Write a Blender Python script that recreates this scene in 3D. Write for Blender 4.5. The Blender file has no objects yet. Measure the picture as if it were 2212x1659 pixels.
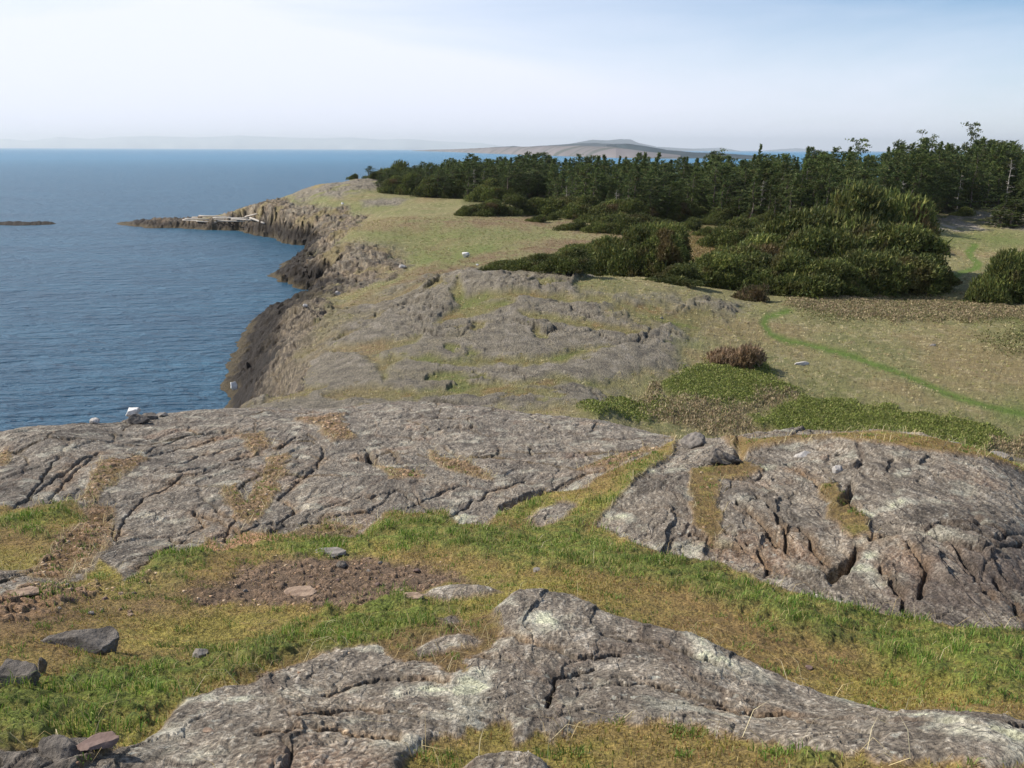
import bpy, math
import numpy as np
from mathutils import Vector, Matrix
np.random.seed(7)
RNG = np.random.default_rng(11)
S = bpy.context.scene
COL = S.collection
f32 = np.float32

# ---------------------------------------------------------------- camera
CAMZ = 24.0
PITCH = math.radians(12.9)
ROLL = 0.0041
cam_d = bpy.data.cameras.new('camera'); cam = bpy.data.objects.new('camera', cam_d); COL.objects.link(cam)
cam.location = (0, 0, CAMZ)
RM = Matrix.Rotation(math.pi/2 - PITCH, 4, 'X') @ Matrix.Rotation(ROLL, 4, 'Z')
cam.rotation_euler = RM.to_euler()
cam_d.sensor_width = 36; cam_d.lens = 36.0
cam_d.clip_start = 0.05; cam_d.clip_end = 120000
S.camera = cam
S.render.resolution_x, S.render.resolution_y = 1024, 768
# ---------------------------------------------------------------- light
SUN_AZ = math.radians(-74)      # compass-like, from +Y towards +X
SUN_EL = math.radians(41)
sd = Vector((math.sin(SUN_AZ)*math.cos(SUN_EL), math.cos(SUN_AZ)*math.cos(SUN_EL), math.sin(SUN_EL)))
sun_d = bpy.data.lights.new('sun', 'SUN'); sun_d.energy = 4.4; sun_d.angle = math.radians(0.53); sun_d.color = (1.0, 0.93, 0.84)
sun = bpy.data.objects.new('sun', sun_d); COL.objects.link(sun)
sun.rotation_euler = sd.to_track_quat('Z', 'Y').to_euler(); sun.location = (0, 0, 60)
W = bpy.data.worlds.new('World'); S.world = W; W.use_nodes = True
nt = W.node_tree; nt.nodes.clear()
def N(nt, t, **k):
    n = nt.nodes.new(t)
    for a, b in k.items():
        if a.startswith('i_'): n.inputs[a[2:].replace('_', ' ')].default_value = b
        else: setattr(n, a, b)
    return n
L = lambda nt, a, b: nt.links.new(a, b)
sky = N(nt, 'ShaderNodeTexSky'); sky.sky_type = 'NISHITA'; sky.sun_disc = False
sky.sun_elevation = SUN_EL; sky.sun_rotation = SUN_AZ; sky.air_density = 0.85; sky.dust_density = 0.1; sky.ozone_density = 4.0
geo = N(nt, 'ShaderNodeTexCoord')
sep = N(nt, 'ShaderNodeSeparateXYZ'); L(nt, geo.outputs['Generated'], sep.inputs[0])
mp = N(nt, 'ShaderNodeMapping'); mp.inputs['Scale'].default_value = (1.1, 1.1, 7.0); L(nt, geo.outputs['Generated'], mp.inputs[0])
cn = N(nt, 'ShaderNodeTexNoise', i_Scale=1.7, i_Detail=6.0, i_Roughness=0.55, i_Distortion=0.6); L(nt, mp.outputs[0], cn.inputs['Vector'])
cr = N(nt, 'ShaderNodeMapRange', i_From_Min=0.42, i_From_Max=0.70, i_To_Min=0.0, i_To_Max=0.34); L(nt, cn.outputs['Fac'], cr.inputs['Value'])
# the thin veil of cirrus is denser to the left and low down
side = N(nt, 'ShaderNodeMapRange', i_From_Min=-0.30, i_From_Max=0.46, i_To_Min=0.78, i_To_Max=-0.20); L(nt, sep.outputs['X'], side.inputs['Value'])
low = N(nt, 'ShaderNodeMapRange', i_From_Min=0.0, i_From_Max=0.13, i_To_Min=0.90, i_To_Max=0.0); L(nt, sep.outputs['Z'], low.inputs['Value'])
hi = N(nt, 'ShaderNodeMapRange', i_From_Min=0.25, i_From_Max=0.8, i_To_Min=1.0, i_To_Max=0.15); L(nt, sep.outputs['Z'], hi.inputs['Value'])
a1 = N(nt, 'ShaderNodeMath', operation='MULTIPLY'); L(nt, side.outputs[0], a1.inputs[0]); L(nt, hi.outputs[0], a1.inputs[1])
a2 = N(nt, 'ShaderNodeMath', operation='ADD'); L(nt, a1.outputs[0], a2.inputs[0]); L(nt, low.outputs[0], a2.inputs[1])
a3 = N(nt, 'ShaderNodeMath', operation='ADD', use_clamp=True); L(nt, a2.outputs[0], a3.inputs[0]); L(nt, cr.outputs[0], a3.inputs[1])
mx = N(nt, 'ShaderNodeMix', data_type='RGBA'); L(nt, a3.outputs[0], mx.inputs['Factor'])
L(nt, sky.outputs[0], mx.inputs['A']); mx.inputs['B'].default_value = (7.1, 7.4, 8.5, 1)
bg = N(nt, 'ShaderNodeBackground'); bg.inputs['Strength'].default_value = 0.1
L(nt, mx.outputs['Result'], bg.inputs['Color'])
wo = N(nt, 'ShaderNodeOutputWorld'); L(nt, bg.outputs[0], wo.inputs['Surface'])
S.view_settings.view_transform = 'Standard'; S.view_settings.look = 'None'
S.view_settings.exposure = 0.42; S.view_settings.gamma = 1.0
S.render.engine = 'CYCLES'
S.cycles.use_denoising = True
try:
    S.cycles.denoiser = 'OPENIMAGEDENOISE'; S.cycles.denoising_input_passes = 'RGB_ALBEDO_NORMAL'; S.cycles.denoising_prefilter = 'ACCURATE'
except Exception: pass
S.cycles.max_bounces = 5; S.cycles.diffuse_bounces = 2; S.cycles.glossy_bounces = 2; S.cycles.transparent_max_bounces = 6; S.cycles.volume_bounces = 0

# ---------------------------------------------------------------- noise
_p = np.random.RandomState(3).permutation(4096).astype(np.int32)
_ang = (np.random.RandomState(4).rand(4096)*2*np.pi).astype(f32)
_gx, _gy = np.cos(_ang), np.sin(_ang)
_r1 = np.random.RandomState(5).rand(4096).astype(f32); _r2 = np.random.RandomState(6).rand(4096).astype(f32); _r3 = np.random.RandomState(8).rand(4096).astype(f32)
def perlin(x, y, seed=0):
    x = np.asarray(x, np.float64) + seed*37.17; y = np.asarray(y, np.float64) + seed*91.73
    ix = np.floor(x); iy = np.floor(y); fx = (x-ix).astype(f32); fy = (y-iy).astype(f32)
    ix = ix.astype(np.int32); iy = iy.astype(np.int32)
    u = fx*fx*fx*(fx*(fx*6-15)+10); v = fy*fy*fy*(fy*(fy*6-15)+10)
    def g(dx, dy):
        h = _p[(_p[(ix+dx) & 4095] + iy + dy) & 4095]
        return _gx[h]*(fx-dx) + _gy[h]*(fy-dy)
    a = g(0, 0); b = g(1, 0); c = g(0, 1); d = g(1, 1)
    a = a + u*(b-a); c = c + u*(d-c)
    return (a + v*(c-a))*1.5
def fbm(x, y, o=4, seed=0, gain=.5, lac=2.07):
    s = 0; a = 1.; n = 0
    for i in range(o):
        s = s + a*perlin(x, y, seed+i*3); n += a; a *= gain; x = x*lac; y = y*lac
    return s/n
def ridged(x, y, o=4, seed=0, gain=.5):
    s = 0; a = 1.; n = 0
    for i in range(o):
        s = s + a*(1-2*np.abs(perlin(x, y, seed+i*3))); n += a; a *= gain; x = x*2.07; y = y*2.07
    return s/n
def voro(x, y, seed=0):
    "F1, F2-F1, random of the nearest cell, offset to its centre"
    x = np.asarray(x, np.float64)+seed*13.1; y = np.asarray(y, np.float64)+seed*57.3
    ix = np.floor(x).astype(np.int32); iy = np.floor(y).astype(np.int32)
    fx = (x-ix).astype(f32); fy = (y-iy).astype(f32)
    F1 = np.full(fx.shape, 9, f32); F2 = F1.copy(); cid = np.zeros(fx.shape, np.int32); ox = np.zeros(fx.shape, f32); oy = ox.copy()
    for dx in (-1, 0, 1):
        for dy in (-1, 0, 1):
            h = _p[(_p[(ix+dx) & 4095] + iy + dy) & 4095]
            px = dx + _r1[h]*.9+.05 - fx; py = dy + _r2[h]*.9+.05 - fy
            d = px*px+py*py
            m = d < F1
            F2 = np.where(m, F1, np.minimum(F2, d)); F1 = np.where(m, d, F1)
            cid = np.where(m, h, cid); ox = np.where(m, px, ox); oy = np.where(m, py, oy)
    return np.sqrt(F1), np.sqrt(F2)-np.sqrt(F1), _r3[cid], ox, oy
def sst(a, b, x):
    t = np.clip((x-a)/(b-a), 0, 1); return t*t*(3-2*t)
def mix(a, b, t): return a + (b-a)*t

# ---------------------------------------------------------------- picture measurements -> world
FD, CX, CY = 2212.0, 1106.0, 829.5
R3 = np.array(RM.to_3x3())
def ray(x, y):
    v = R3 @ np.array([(x-CX)/FD, -(y-CY)/FD, -1.0]); return v/np.linalg.norm(v)
def azt(x, y):
    v = ray(x, y); return math.atan2(v[0], v[1]), -v[2]/math.hypot(v[0], v[1])
def sea(x, y, z=0.0):
    a, t = azt(x, y); r = (CAMZ-z)/t; return (r*math.sin(a), r*math.cos(a))

# control points of the land: ('r', x, y, distance) or ('z', x, y, height) where seen; ('h', azimuth, distance, height) where hidden
CP = [('h',a,.6,CAMZ-1.65) for a in (-60,0,60)] + [('h',a,1.6,CAMZ-1.78) for a in (-60,-25,0,25,60)]
CP += [('r',)+p for p in [
 (0,1659,3.3),(550,1659,3.1),(1106,1659,3.0),(1660,1659,2.9),(2212,1659,3.0),
 (0,1500,4.3),(300,1580,3.7),(450,1500,4.35),(800,1500,4.3),(1200,1500,4.2),(1700,1580,3.75),(2212,1600,3.5),
 (0,1350,6.0),(250,1420,5.4),(600,1400,5.5),(900,1380,5.6),(1150,1290,6.2),(1300,1340,5.7),(1500,1400,5.2),(1850,1530,4.4),(1700,1400,5.5),(2000,1500,4.8),(2200,1500,4.9),
 (0,1250,7.7),(400,1250,7.6),(800,1260,7.3),(1100,1250,7.3),(1500,1300,6.6),(1800,1350,6.3),(2100,1400,6.0),(2212,1410,6.1),
 (1150,1180,8.7),(1290,1160,9.0),(1500,1215,8.0),(1700,1275,7.4),(1900,1335,6.8),(2150,1370,6.6),
 (1450,1100,9.4),(1700,1150,8.6),(1900,1200,8.0),(2150,1200,8.0),
 (1400,1030,11.2),(1600,1030,11.0),(1800,1030,11.0),(2100,1060,10.3),
 (1500,947,15.5),(1700,941,16),(1900,952,15.5),(2060,972,14.5),(2212,1012,13.0),
 (0,1130,10.5),(300,1170,9.6),(600,1150,9.7),(850,1120,10.3),(1060,1130,9.8),(1200,1120,9.8),
 (0,1020,14),(300,1020,14),(600,1020,13.6),(900,1020,13.4),(1100,1040,12.6),(1250,1010,13.5),
 (300,950,18),(600,930,19),(900,930,18.5),(1200,930,18),
 (0,930,19),(150,920,20.5),(300,902,23),(600,882,25),(870,870,26),(1100,884,24),(1330,912,20.5)]]
CP += [('h',)+p for p in [
 (-40,20,17.5),(-40,30,11),(-40,42,3),(-33,24,16),(-26,26,14.6),(-26,32,11.5),(-26,40,6.5),(-22,30,14.5),(-22,38,9.5),(-22,50,4),(-17,36,13.2),(-17,50,9.0),(-17,70,4.5),
 (-10,35,13.6),(-10,46,11.0),(-3,34,14),(-3,44,11.2),(3,32,14),(3,42,11.2),(9,26,15.6),(9,36,12),(15,22,16.2),(15,32,11.6),(15,45,8.8),(22,20,16.2),(22,30,11.6),(22,44,8.2),(28,19,16.2),(28,32,10.5),(28,46,8),
 (40,6,20),(40,12,18.5),(40,20,15.5),(40,40,9),(40,90,7.5),(40,200,9),(40,450,11),(60,10,18),(60,40,9),(60,200,9),(-60,8,19),(-60,20,15),(-60,45,3),
 (-2.5,126,8.2),(3,126,8),(9,128,8),(-4.5,150,6.8)]]
CP += [('z',)+p for p in [
 (380,884,11.3),(450,862,8.2),(500,842,4.6),(560,856,8.6),(560,835,5.6),(700,852,9.2),(900,862,9.9),(1200,872,10.3),(1300,880,10.4),
 (600,800,5.6),(545,795,3.2),(800,800,8.9),(1000,800,9.3),(1300,800,9.4),
 (560,750,4.0),(700,750,7.4),(900,750,9.1),(1100,740,9.5),(1350,750,9.4),(1470,765,8.8),
 (610,700,4.6),(800,690,8.0),(1000,690,9.3),(1200,690,9.7),(1400,690,9.4),(1600,690,8.5),
 (620,665,3.2),(720,645,5.0),(850,640,7.3),(1000,640,9.4),(1200,640,10.0),(1400,640,9.8),(1560,650,8.4),
 (900,604,8.0),(1010,587,10.8),(1200,590,10.9),(1300,602,10.4),(1450,614,9.7),
 (1350,905,9.0),(1650,930,7.9),(1900,945,7.4),(1500,870,8.7),(1650,880,7.8),(1900,880,7.3),(2150,930,7.3),(1500,820,8.4),(1800,800,7.4),(2200,850,7.0),(1600,740,8.1),(1900,720,7.2),(2200,720,6.9),
 (1700,660,7.8),(2000,650,7.0),(2200,650,6.9),(2100,580,7.4),(2212,560,7.4),(2050,520,7.8),(2200,512,7.8),(2050,480,9.2),(2212,470,9.8),
 (1800,600,7.6),(1450,540,8.0),(1300,560,8.0),(1200,565,8.0),(1500,500,8.4),(1300,480,9.0),(1150,500,8.4),
 (740,625,4.0),(900,575,6.4),(1000,560,7.2),(1100,540,8.0),(950,592,7.3),(870,550,6.2),(800,525,7.4),(900,520,7.4),(1000,500,8.8),(850,470,9.2),(1000,450,9.8),(1150,450,9.8),(800,442,9.7),(950,425,11),(830,412,12),
 (740,400,12.6),(760,384,15),(690,394,13.6),(650,415,10.4),(560,440,8.6),(640,438,8.8),(700,441,9.4),(720,545,6.2),(800,556,6.6),(650,560,2.8),(612,576,1.4),(690,545,4.2),(690,522,3.2),(640,548,1.0),(720,500,7.5),
 (460,470,2.0),(330,475,1.6),(520,455,5)]]
CP += [('h',)+p for p in [(-14,420,1),(-11,380,10),(-9,420,8),(-6,400,11),(0,400,11.5),(8,380,11.5),(18,330,11.5),(26,300,11.5),(0,600,9),(20,600,9),(0,260,10.5),(10,230,10.2),(20,215,10.2)]]
K = 2.6
_P, _T = [], []
for c in CP:
    if c[0] == 'h': a, r = math.radians(c[1]), c[2]; t = (CAMZ-c[3])/r
    else:
        a, t = azt(c[1], c[2]); r = c[3] if c[0] == 'r' else (CAMZ-c[3])/t
    _P.append((a*K, math.log(r))); _T.append(t)
_P = np.array(_P); _T = np.array(_T); n = len(_P)
def _k(d2): return 0.5*d2*np.log(d2+1e-9)
A = np.zeros((n+3, n+3)); d2 = ((_P[:, None]-_P[None])**2).sum(-1)
A[:n, :n] = _k(d2) + np.eye(n)*1e-3; A[:n, n] = 1; A[:n, n+1:] = _P; A[n, :n] = 1; A[n+1:, :n] = _P.T
_w = np.linalg.solve(A, np.concatenate([_T, [0, 0, 0]]))
# coarse table in (azimuth, ln r)
TA = np.linspace(math.radians(-62), math.radians(62), 500); TR = np.linspace(math.log(.35), math.log(760), 700)
tab = np.zeros((len(TR), len(TA)))
for i, lr in enumerate(TR):
    q = np.stack([TA*K, np.full_like(TA, lr)], 1)
    tab[i] = _k(((q[:, None]-_P[None])**2).sum(-1)) @ _w[:n] + _w[n] + q @ _w[n+1:]
def base_t(a, lr):
    u = np.clip((a-TA[0])/(TA[1]-TA[0]), 0, len(TA)-1.001); v = np.clip((lr-TR[0])/(TR[1]-TR[0]), 0, len(TR)-1.001)
    iu = u.astype(int); iv = v.astype(int); u = u-iu; v = v-iv
    return (tab[iv, iu]*(1-u)+tab[iv, iu+1]*u)*(1-v) + (tab[iv+1, iu]*(1-u)+tab[iv+1, iu+1]*u)*v
def cast(x, y, rmin=1.8, rmax=640):
    "picture point -> azimuth, ln r on the base land"
    a, t = azt(x, y)
    lr = np.linspace(math.log(rmin), math.log(rmax), 4000)
    tt = base_t(np.full_like(lr, a), lr)
    ok = np.nonzero(tt <= t)[0]
    if len(ok) == 0:
        return a, lr[np.argmin(tt)]
    return a, lr[ok[0]]

# ---------------------------------------------------------------- the grid of the land
aa = np.radians(np.concatenate([np.linspace(-60, -30.5, 46)[:-1], np.arange(-30.5, 30.5001, 0.05), np.linspace(30.5, 60, 46)[1:]]))
rr = [.45]
while rr[-1] < 700:
    r = rr[-1]
    st = .06 if r < 2.2 else .0030 if r < 27 else .0030+.0035*min(1, (r-27)/30) if r < 60 else .0062 if r < 105 else .0036 if r < 350 else .01 if r < 400 else .03
    rr.append(r*(1+st))
rr = np.array(rr); lrr = np.log(rr)
NR, NA = len(rr), len(aa)
AZ, LR = np.meshgrid(aa, lrr)
RR = np.exp(LR)
X = RR*np.sin(AZ); Y = RR*np.cos(AZ)
Zb = CAMZ - RR*base_t(AZ, LR)
print('grid', NR, NA)

def sdf(qx, qy, poly, closed=True):
    "signed distance, positive inside"
    P = np.asarray(poly, float); d = np.full(qx.shape, 1e9); ins = np.zeros(qx.shape, bool); m = len(P)
    for i in range(m if closed else m-1):
        ax, ay = P[i]; bx, by = P[(i+1) % m]; ex, ey = bx-ax, by-ay
        wx, wy = qx-ax, qy-ay
        h = np.clip((wx*ex+wy*ey)/(ex*ex+ey*ey+1e-12), 0, 1)
        d = np.minimum(d, (wx-ex*h)**2+(wy-ey*h)**2)
        if closed:
            c = (ay > qy) != (by > qy)
            if c.any(): ins ^= c & (qx < ex*(qy-ay)/(ey+1e-15)+ax)
    d = np.sqrt(d)
    return np.where(ins, d, -d) if closed else d
# a footprint on the land, given by what is seen of it; worked out in (azimuth, k ln r) of the land itself
WN1 = {}
def warp(scale, amp, k, seed):
    key = (scale, k, seed)
    if key not in WN1: WN1[key] = (fbm(AZ*scale, LR*k*scale, 4, seed).astype(f32), fbm(AZ*scale, LR*k*scale, 4, seed+40).astype(f32))
    a, b = WN1[key]; return a*amp, b*amp
def foot(pts, rmin=1.8, rmax=640, soft=.004, wamp=.006, wscale=45, k=.38, seed=1, closed=True, width=None, pre=False):
    q = np.array([cast(x, y, rmin, rmax) for x, y in pts]); q[:, 1] *= k
    pad = soft*3+wamp*2+(width or 0)*2
    lo = q.min(0)-pad; hi = q.max(0)+pad
    c0, c1 = np.searchsorted(aa, [lo[0], hi[0]]); r0, r1 = np.searchsorted(lrr, [lo[1]/k, hi[1]/k])
    out = np.zeros(AZ.shape, f32)
    if c1 <= c0 or r1 <= r0: return out
    wx, wy = warp(wscale, wamp, k, seed)
    s = np.s_[r0:r1, c0:c1]
    d = sdf(AZ[s]+wx[s], LR[s]*k+wy[s], q, closed)
    if not closed: d = width - d
    out[s] = sst(-soft, soft, d)
    return out
# ---------------------------------------------------------------- coast
coast = [sea(x, y) for x, y in [
 (485,821),(487,800),(493,753),(515,728),(557,690),(600,668),(656,652),(700,640),(728,636),
 (738,630),(700,626),(668,624),(640,618),(618,608),(600,602),(566,596),(570,586),(598,588),(592,574),(612,564),
 (640,556),(664,546),(672,536),(668,529),(640,527),(600,514),(560,504),(520,497),(450,496),(390,493),(330,493),(280,490),(240,486)]]
coast += [(-133, 341), (-118, 350), (-95, 358), (-84, 380), (-92, 430), (-60, 470), (0, 490), (120, 500), (300, 520), (500, 420), (900, 300), (900, -200), (-60, -200), (-52, -10), (-30, 20), (-24,46), (-24,76)]
NZ = RR > 26
dco = np.full(X.shape, 60.0)
m = NZ & ((X < 60) | (Y > 350))
qx = X[m] + 3.0*fbm(X[m]/14, Y[m]/14, 3, 21) + 1.3*ridged(X[m]/3.2, Y[m]/3.2, 3, 22)*np.clip((RR[m]-60)/60, .3, 1); qy = Y[m] + 3.0*fbm(X[m]/14, Y[m]/14, 3, 31) + 1.2*fbm(X[m]/3.2, Y[m]/3.2, 3, 32)
dco[m] = sdf(qx, qy, coast) + 1.6*sst(255, 275, RR[m])*sst(345, 320, RR[m])
islet = [sea(x, y) for x, y in [(-40,487),(40,488),(90,487),(139,484),(120,482),(40,482),(-40,483)]]
isl = [(a, b) for a, b in islet]
di = np.full(X.shape, -60.0)
mi = (X < -90) & (RR > 240)
di[mi] = sdf(X[mi]+1.5*fbm(X[mi]/5, Y[mi]/5, 3, 51), Y[mi]+1.5*fbm(X[mi]/5, Y[mi]/5, 3, 52), isl)
far = sst(26, 45, RR)
near = 1-far
# cliff width: steep where bluffs stand, wider on the near shore
wid = 3.6 + 3*fbm(X/25, Y/25, 2, 61) + 5.5*sst(150, 120, RR)
prof = np.clip(dco/np.maximum(wid, 2.2), 0, 1); prof = prof**0.75
edge = np.where(NZ, prof*prof*(3-2*prof)*.45+prof*.55, 1.0)
Z = np.where(dco > 0, -0.4 + (Zb+0.4)*edge, np.maximum(-4, -0.4+dco*.6))
Z = Z
Z = np.where(di > -6, np.maximum(Z, -0.8 + 1.6*sst(-1, 4, di)), Z)

# ---------------------------------------------------------------- footprints (near)
NEARK = dict(rmax=27)
front = foot([(180,1690),(330,1590),(392,1522),(480,1490),(540,1480),(600,1450),(690,1420),(770,1400),(830,1398),(880,1412),(930,1395),(1000,1380),(1058,1372),(1062,1325),(1105,1290),(1165,1284),(1235,1290),(1300,1325),(1390,1352),(1500,1378),(1545,1405),(1610,1432),(1700,1474),(1850,1522),(2000,1556),(2260,1606),(2400,1760),(1900,1730),(1500,1720),(200,1760)], rmax=9, soft=.0035, wamp=.006)
front_hole = foot([(850,1700),(880,1640),(950,1600),(1080,1566),(1200,1595),(1260,1568),(1500,1578),(1640,1606),(1760,1636),(1950,1654),(2120,1672),(2150,1720),(1500,1760)], rmax=9, soft=.004, wamp=.012)
front_blob = foot([(1095,1560),(1150,1500),(1200,1520),(1190,1570),(1140,1600),(1110,1610)], rmax=9)
front_bot = foot([(690,1659),(760,1625),(830,1612),(850,1640),(830,1700),(700,1720)], rmax=9)
front_bot2 = foot([(1000,1659),(1040,1640),(1100,1636),(1180,1650),(1200,1700),(1000,1720)], rmax=9)
shale = foot([(-60,1760),(-60,1640),(60,1640),(110,1605),(170,1600),(280,1625),(400,1700),(400,1800)], rmax=9, wamp=.012)
front_soil = foot([(800,1400),(900,1360),(1010,1345),(1060,1330),(1085,1370),(1060,1410),(1000,1425),(1010,1470),(970,1460),(930,1440),(880,1430)], rmax=9, wamp=.012)
knob1 = foot([(905,1290),(960,1268),(1030,1268),(1085,1280),(1040,1290),(960,1302)], rmax=9, wamp=.004)
knob2 = foot([(895,1410),(940,1385),(1000,1375),(1040,1385),(1030,1400),(960,1415),(905,1425)], rmax=9, wamp=.004)
knob3 = foot([(945,1350),(985,1332),(1000,1345),(975,1362)], rmax=9, wamp=.004)
left_dome = foot([(-700,1200),(-60,1105),(60,1100),(160,1085),(185,1110),(150,1150),(100,1195),(40,1240),(60,1262),(130,1262),(180,1250),(215,1210),(255,1230),(262,1255),(300,1240),(345,1195),(400,1200),(450,1170),(480,1185),(520,1150),(600,1148),(780,1158),(835,1112),(960,1105),(1000,1133),(1050,1130),(1090,1100),(1180,1060),(1260,1050),(1330,1010),(1395,985),(1440,955),(1500,950),(1500,940),(1330,930),(1100,900),(870,890),(600,905),(300,920),(-100,945),(-700,1100)], rmax=27, soft=.0035, wamp=.006)
left_dome = np.maximum(left_dome, sst(math.radians(9.6), math.radians(9.2), AZ)*sst(16, 16.6, RR+.8*fbm(X/1.5, Y/1.5, 2, 62))*(RR < 30))
swale_rock = foot([(1140,1120),(1160,1095),(1215,1075),(1250,1080),(1225,1110),(1190,1135),(1155,1145)], rmax=27, wamp=.006)
left_scab = foot([(-60,1235),(60,1225),(70,1262),(-10,1300),(-60,1300)], rmax=27, wamp=.006)
right_dome = foot([(1282,1130),(1300,1110),(1340,1060),(1400,1010),(1445,985),(1470,945),(1520,938),(1600,940),(1800,930),(1800,955),(1900,960),(2060,980),(2212,1020),(2700,1200),(2900,1500),(2300,1390),(2212,1372),(2130,1372),(2050,1352),(1960,1345),(1900,1330),(1800,1312),(1720,1290),(1650,1262),(1560,1225),(1480,1212),(1400,1190),(1330,1155)], rmax=27, soft=.0035, wamp=.006)
right_dome = np.maximum(right_dome, sst(math.radians(9.2), math.radians(9.6), AZ)*sst(13, 13.6, RR+.5*fbm(X/1.5, Y/1.5, 2, 63))*(RR < 30))
soilA = foot([(1495,1010),(1545,1010),(1550,1080),(1560,1150),(1530,1165),(1500,1130),(1490,1060)], rmax=27, wamp=.009)
soilB = foot([(1530,1005),(1560,992),(1620,998),(1650,1015),(1600,1030),(1540,1030)], rmax=27, wamp=.008)
soilC = foot([(1770,1045),(1800,1040),(1830,1080),(1875,1120),(1880,1160),(1840,1170),(1800,1120)], rmax=27, wamp=.009)
soilD = foot([(1560,945),(1640,950),(1800,945),(1920,944),(1900,950),(1750,952),(1640,962),(1600,970)], rmax=27, wamp=.005)
# soil pockets in the left dome
pock = [foot(p, rmax=27, wamp=.010) for p in [
 [(520,945),(570,935),(580,960),(545,975)], [(585,985),(620,975),(610,1020),(580,1090),(545,1130),(500,1115),(480,1060),(500,1050),(540,1080),(570,1030)],
 [(820,1000),(900,1015),(915,1030),(850,1035)], [(930,975),(1010,1005),(1070,1035),(1000,1025),(940,1000)],
 [(680,915),(720,905),(770,945),(720,955)], [(-10,985),(20,975),(15,1000),(-10,1010)],[(170,1085),(215,1010),(300,985),(320,995),(230,1050),(200,1080)],
 [(620,1150),(700,1130),(780,1140),(700,1160)],[(640,905),(740,890),(745,905),(660,915)],[(1250,1015),(1400,960),(1430,962),(1330,1005)],
 [(700,1600),(760,1580),(860,1590),(800,1620),(720,1620)],[(560,1470),(640,1440),(760,1410),(740,1430),(640,1465),(580,1485)]]]
grassneck = foot([(1090,1110),(1130,1080),(1170,1062),(1210,1072),(1150,1090),(1120,1125)], rmax=27, wamp=.006)
dirt = foot([(400,1285),(470,1262),(540,1220),(640,1205),(760,1198),(860,1212),(960,1222),(1020,1252),(965,1264),(900,1275),(850,1292),(760,1315),(640,1312),(520,1300),(440,1302)], rmax=27, wamp=.022, soft=.010, wscale=30)
dirtL = foot([(-60,1250),(80,1265),(210,1260),(330,1250),(300,1275),(150,1300),(60,1345),(-60,1370)], rmax=27, wamp=.014, soft=.01)
dirtL2 = foot([(40,1240),(110,1190),(170,1130),(200,1090),(240,1100),(230,1180),(130,1255)], rmax=27, wamp=.012, soft=.007)
dirtM = foot([(-60,1290),(150,1270),(300,1255),(480,1268),(520,1300),(420,1325),(250,1330),(100,1360),(-60,1390)], rmax=27, wamp=.02, soft=.02)*.55
pinkish = foot([(440,1180),(520,1150),(610,1140),(640,1160),(540,1180),(460,1195)], rmax=27, wamp=.008)
lush_list = [
 [(580,1165),(680,1150),(790,1150),(860,1115),(960,1112),(1010,1140),(1110,1145),(1230,1120),(1300,1080),(1420,980),(1440,990),(1340,1070),(1285,1130),(1330,1165),(1420,1200),(1540,1225),(1660,1270),(1800,1320),(1950,1350),(2212,1385),(2300,1540),(2130,1500),(1950,1450),(1700,1370),(1500,1290),(1300,1240),(1120,1230),(960,1195),(820,1175),(700,1210),(600,1200)],
 [(270,1265),(320,1225),(350,1195),(420,1190),(465,1200),(400,1240),(340,1265)], [(480,1190),(540,1165),(560,1185),(500,1200)],
 [(640,1370),(700,1340),(830,1290),(900,1280),(1000,1320),(940,1370),(780,1400),(600,1430),(480,1450),(420,1420),(520,1400)],
 [(-60,1500),(100,1480),(230,1430),(400,1430),(560,1450),(420,1490),(300,1560),(150,1590),(-60,1660)],
 [(0,1120),(140,1090),(150,1110),(90,1150),(0,1150)], [(1090,1115),(1130,1085),(1170,1065),(1180,1085),(1120,1120)],[(120,1300),(160,1295),(150,1312),(122,1312)],
 [(1740,1630),(1860,1640),(1800,1670),(1700,1690)],[(2000,1400),(2300,1400),(2300,1580),(2100,1490)]]
lush = np.zeros(X.shape, f32)
for p in lush_list: lush = np.maximum(lush, foot(p, rmax=27, soft=.022, wamp=.034, wscale=30))
for q_ in (shale, ): lush *= 1-q_

holes = np.zeros(X.shape, f32)
for q_ in pock: holes = np.maximum(holes, q_)
soil_in_rock = np.maximum.reduce([holes, soilA, soilB, soilC, soilD*.9, dirtL2*.9, front_soil])
Mfront = np.maximum.reduce([front*(1-front_hole), front_blob, front_bot, front_bot2])*(1-front_soil); Mfront = np.maximum(Mfront, np.maximum(knob1, np.maximum(knob2, knob3)))
Mleft = np.maximum(np.maximum(left_dome*(1-holes), swale_rock)*(1-grassneck), left_scab)*near*(1-right_dome)*(1-dirtL2)*(1-soilD)
Mright = right_dome*(1-np.maximum.reduce([soilA, soilB, soilC, soilD]))*near*(1-holes)
Mshale = shale*(1-Mfront)
rockN = np.clip(np.maximum.reduce([Mfront, Mleft, Mright, Mshale]), 0, 1)

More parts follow.
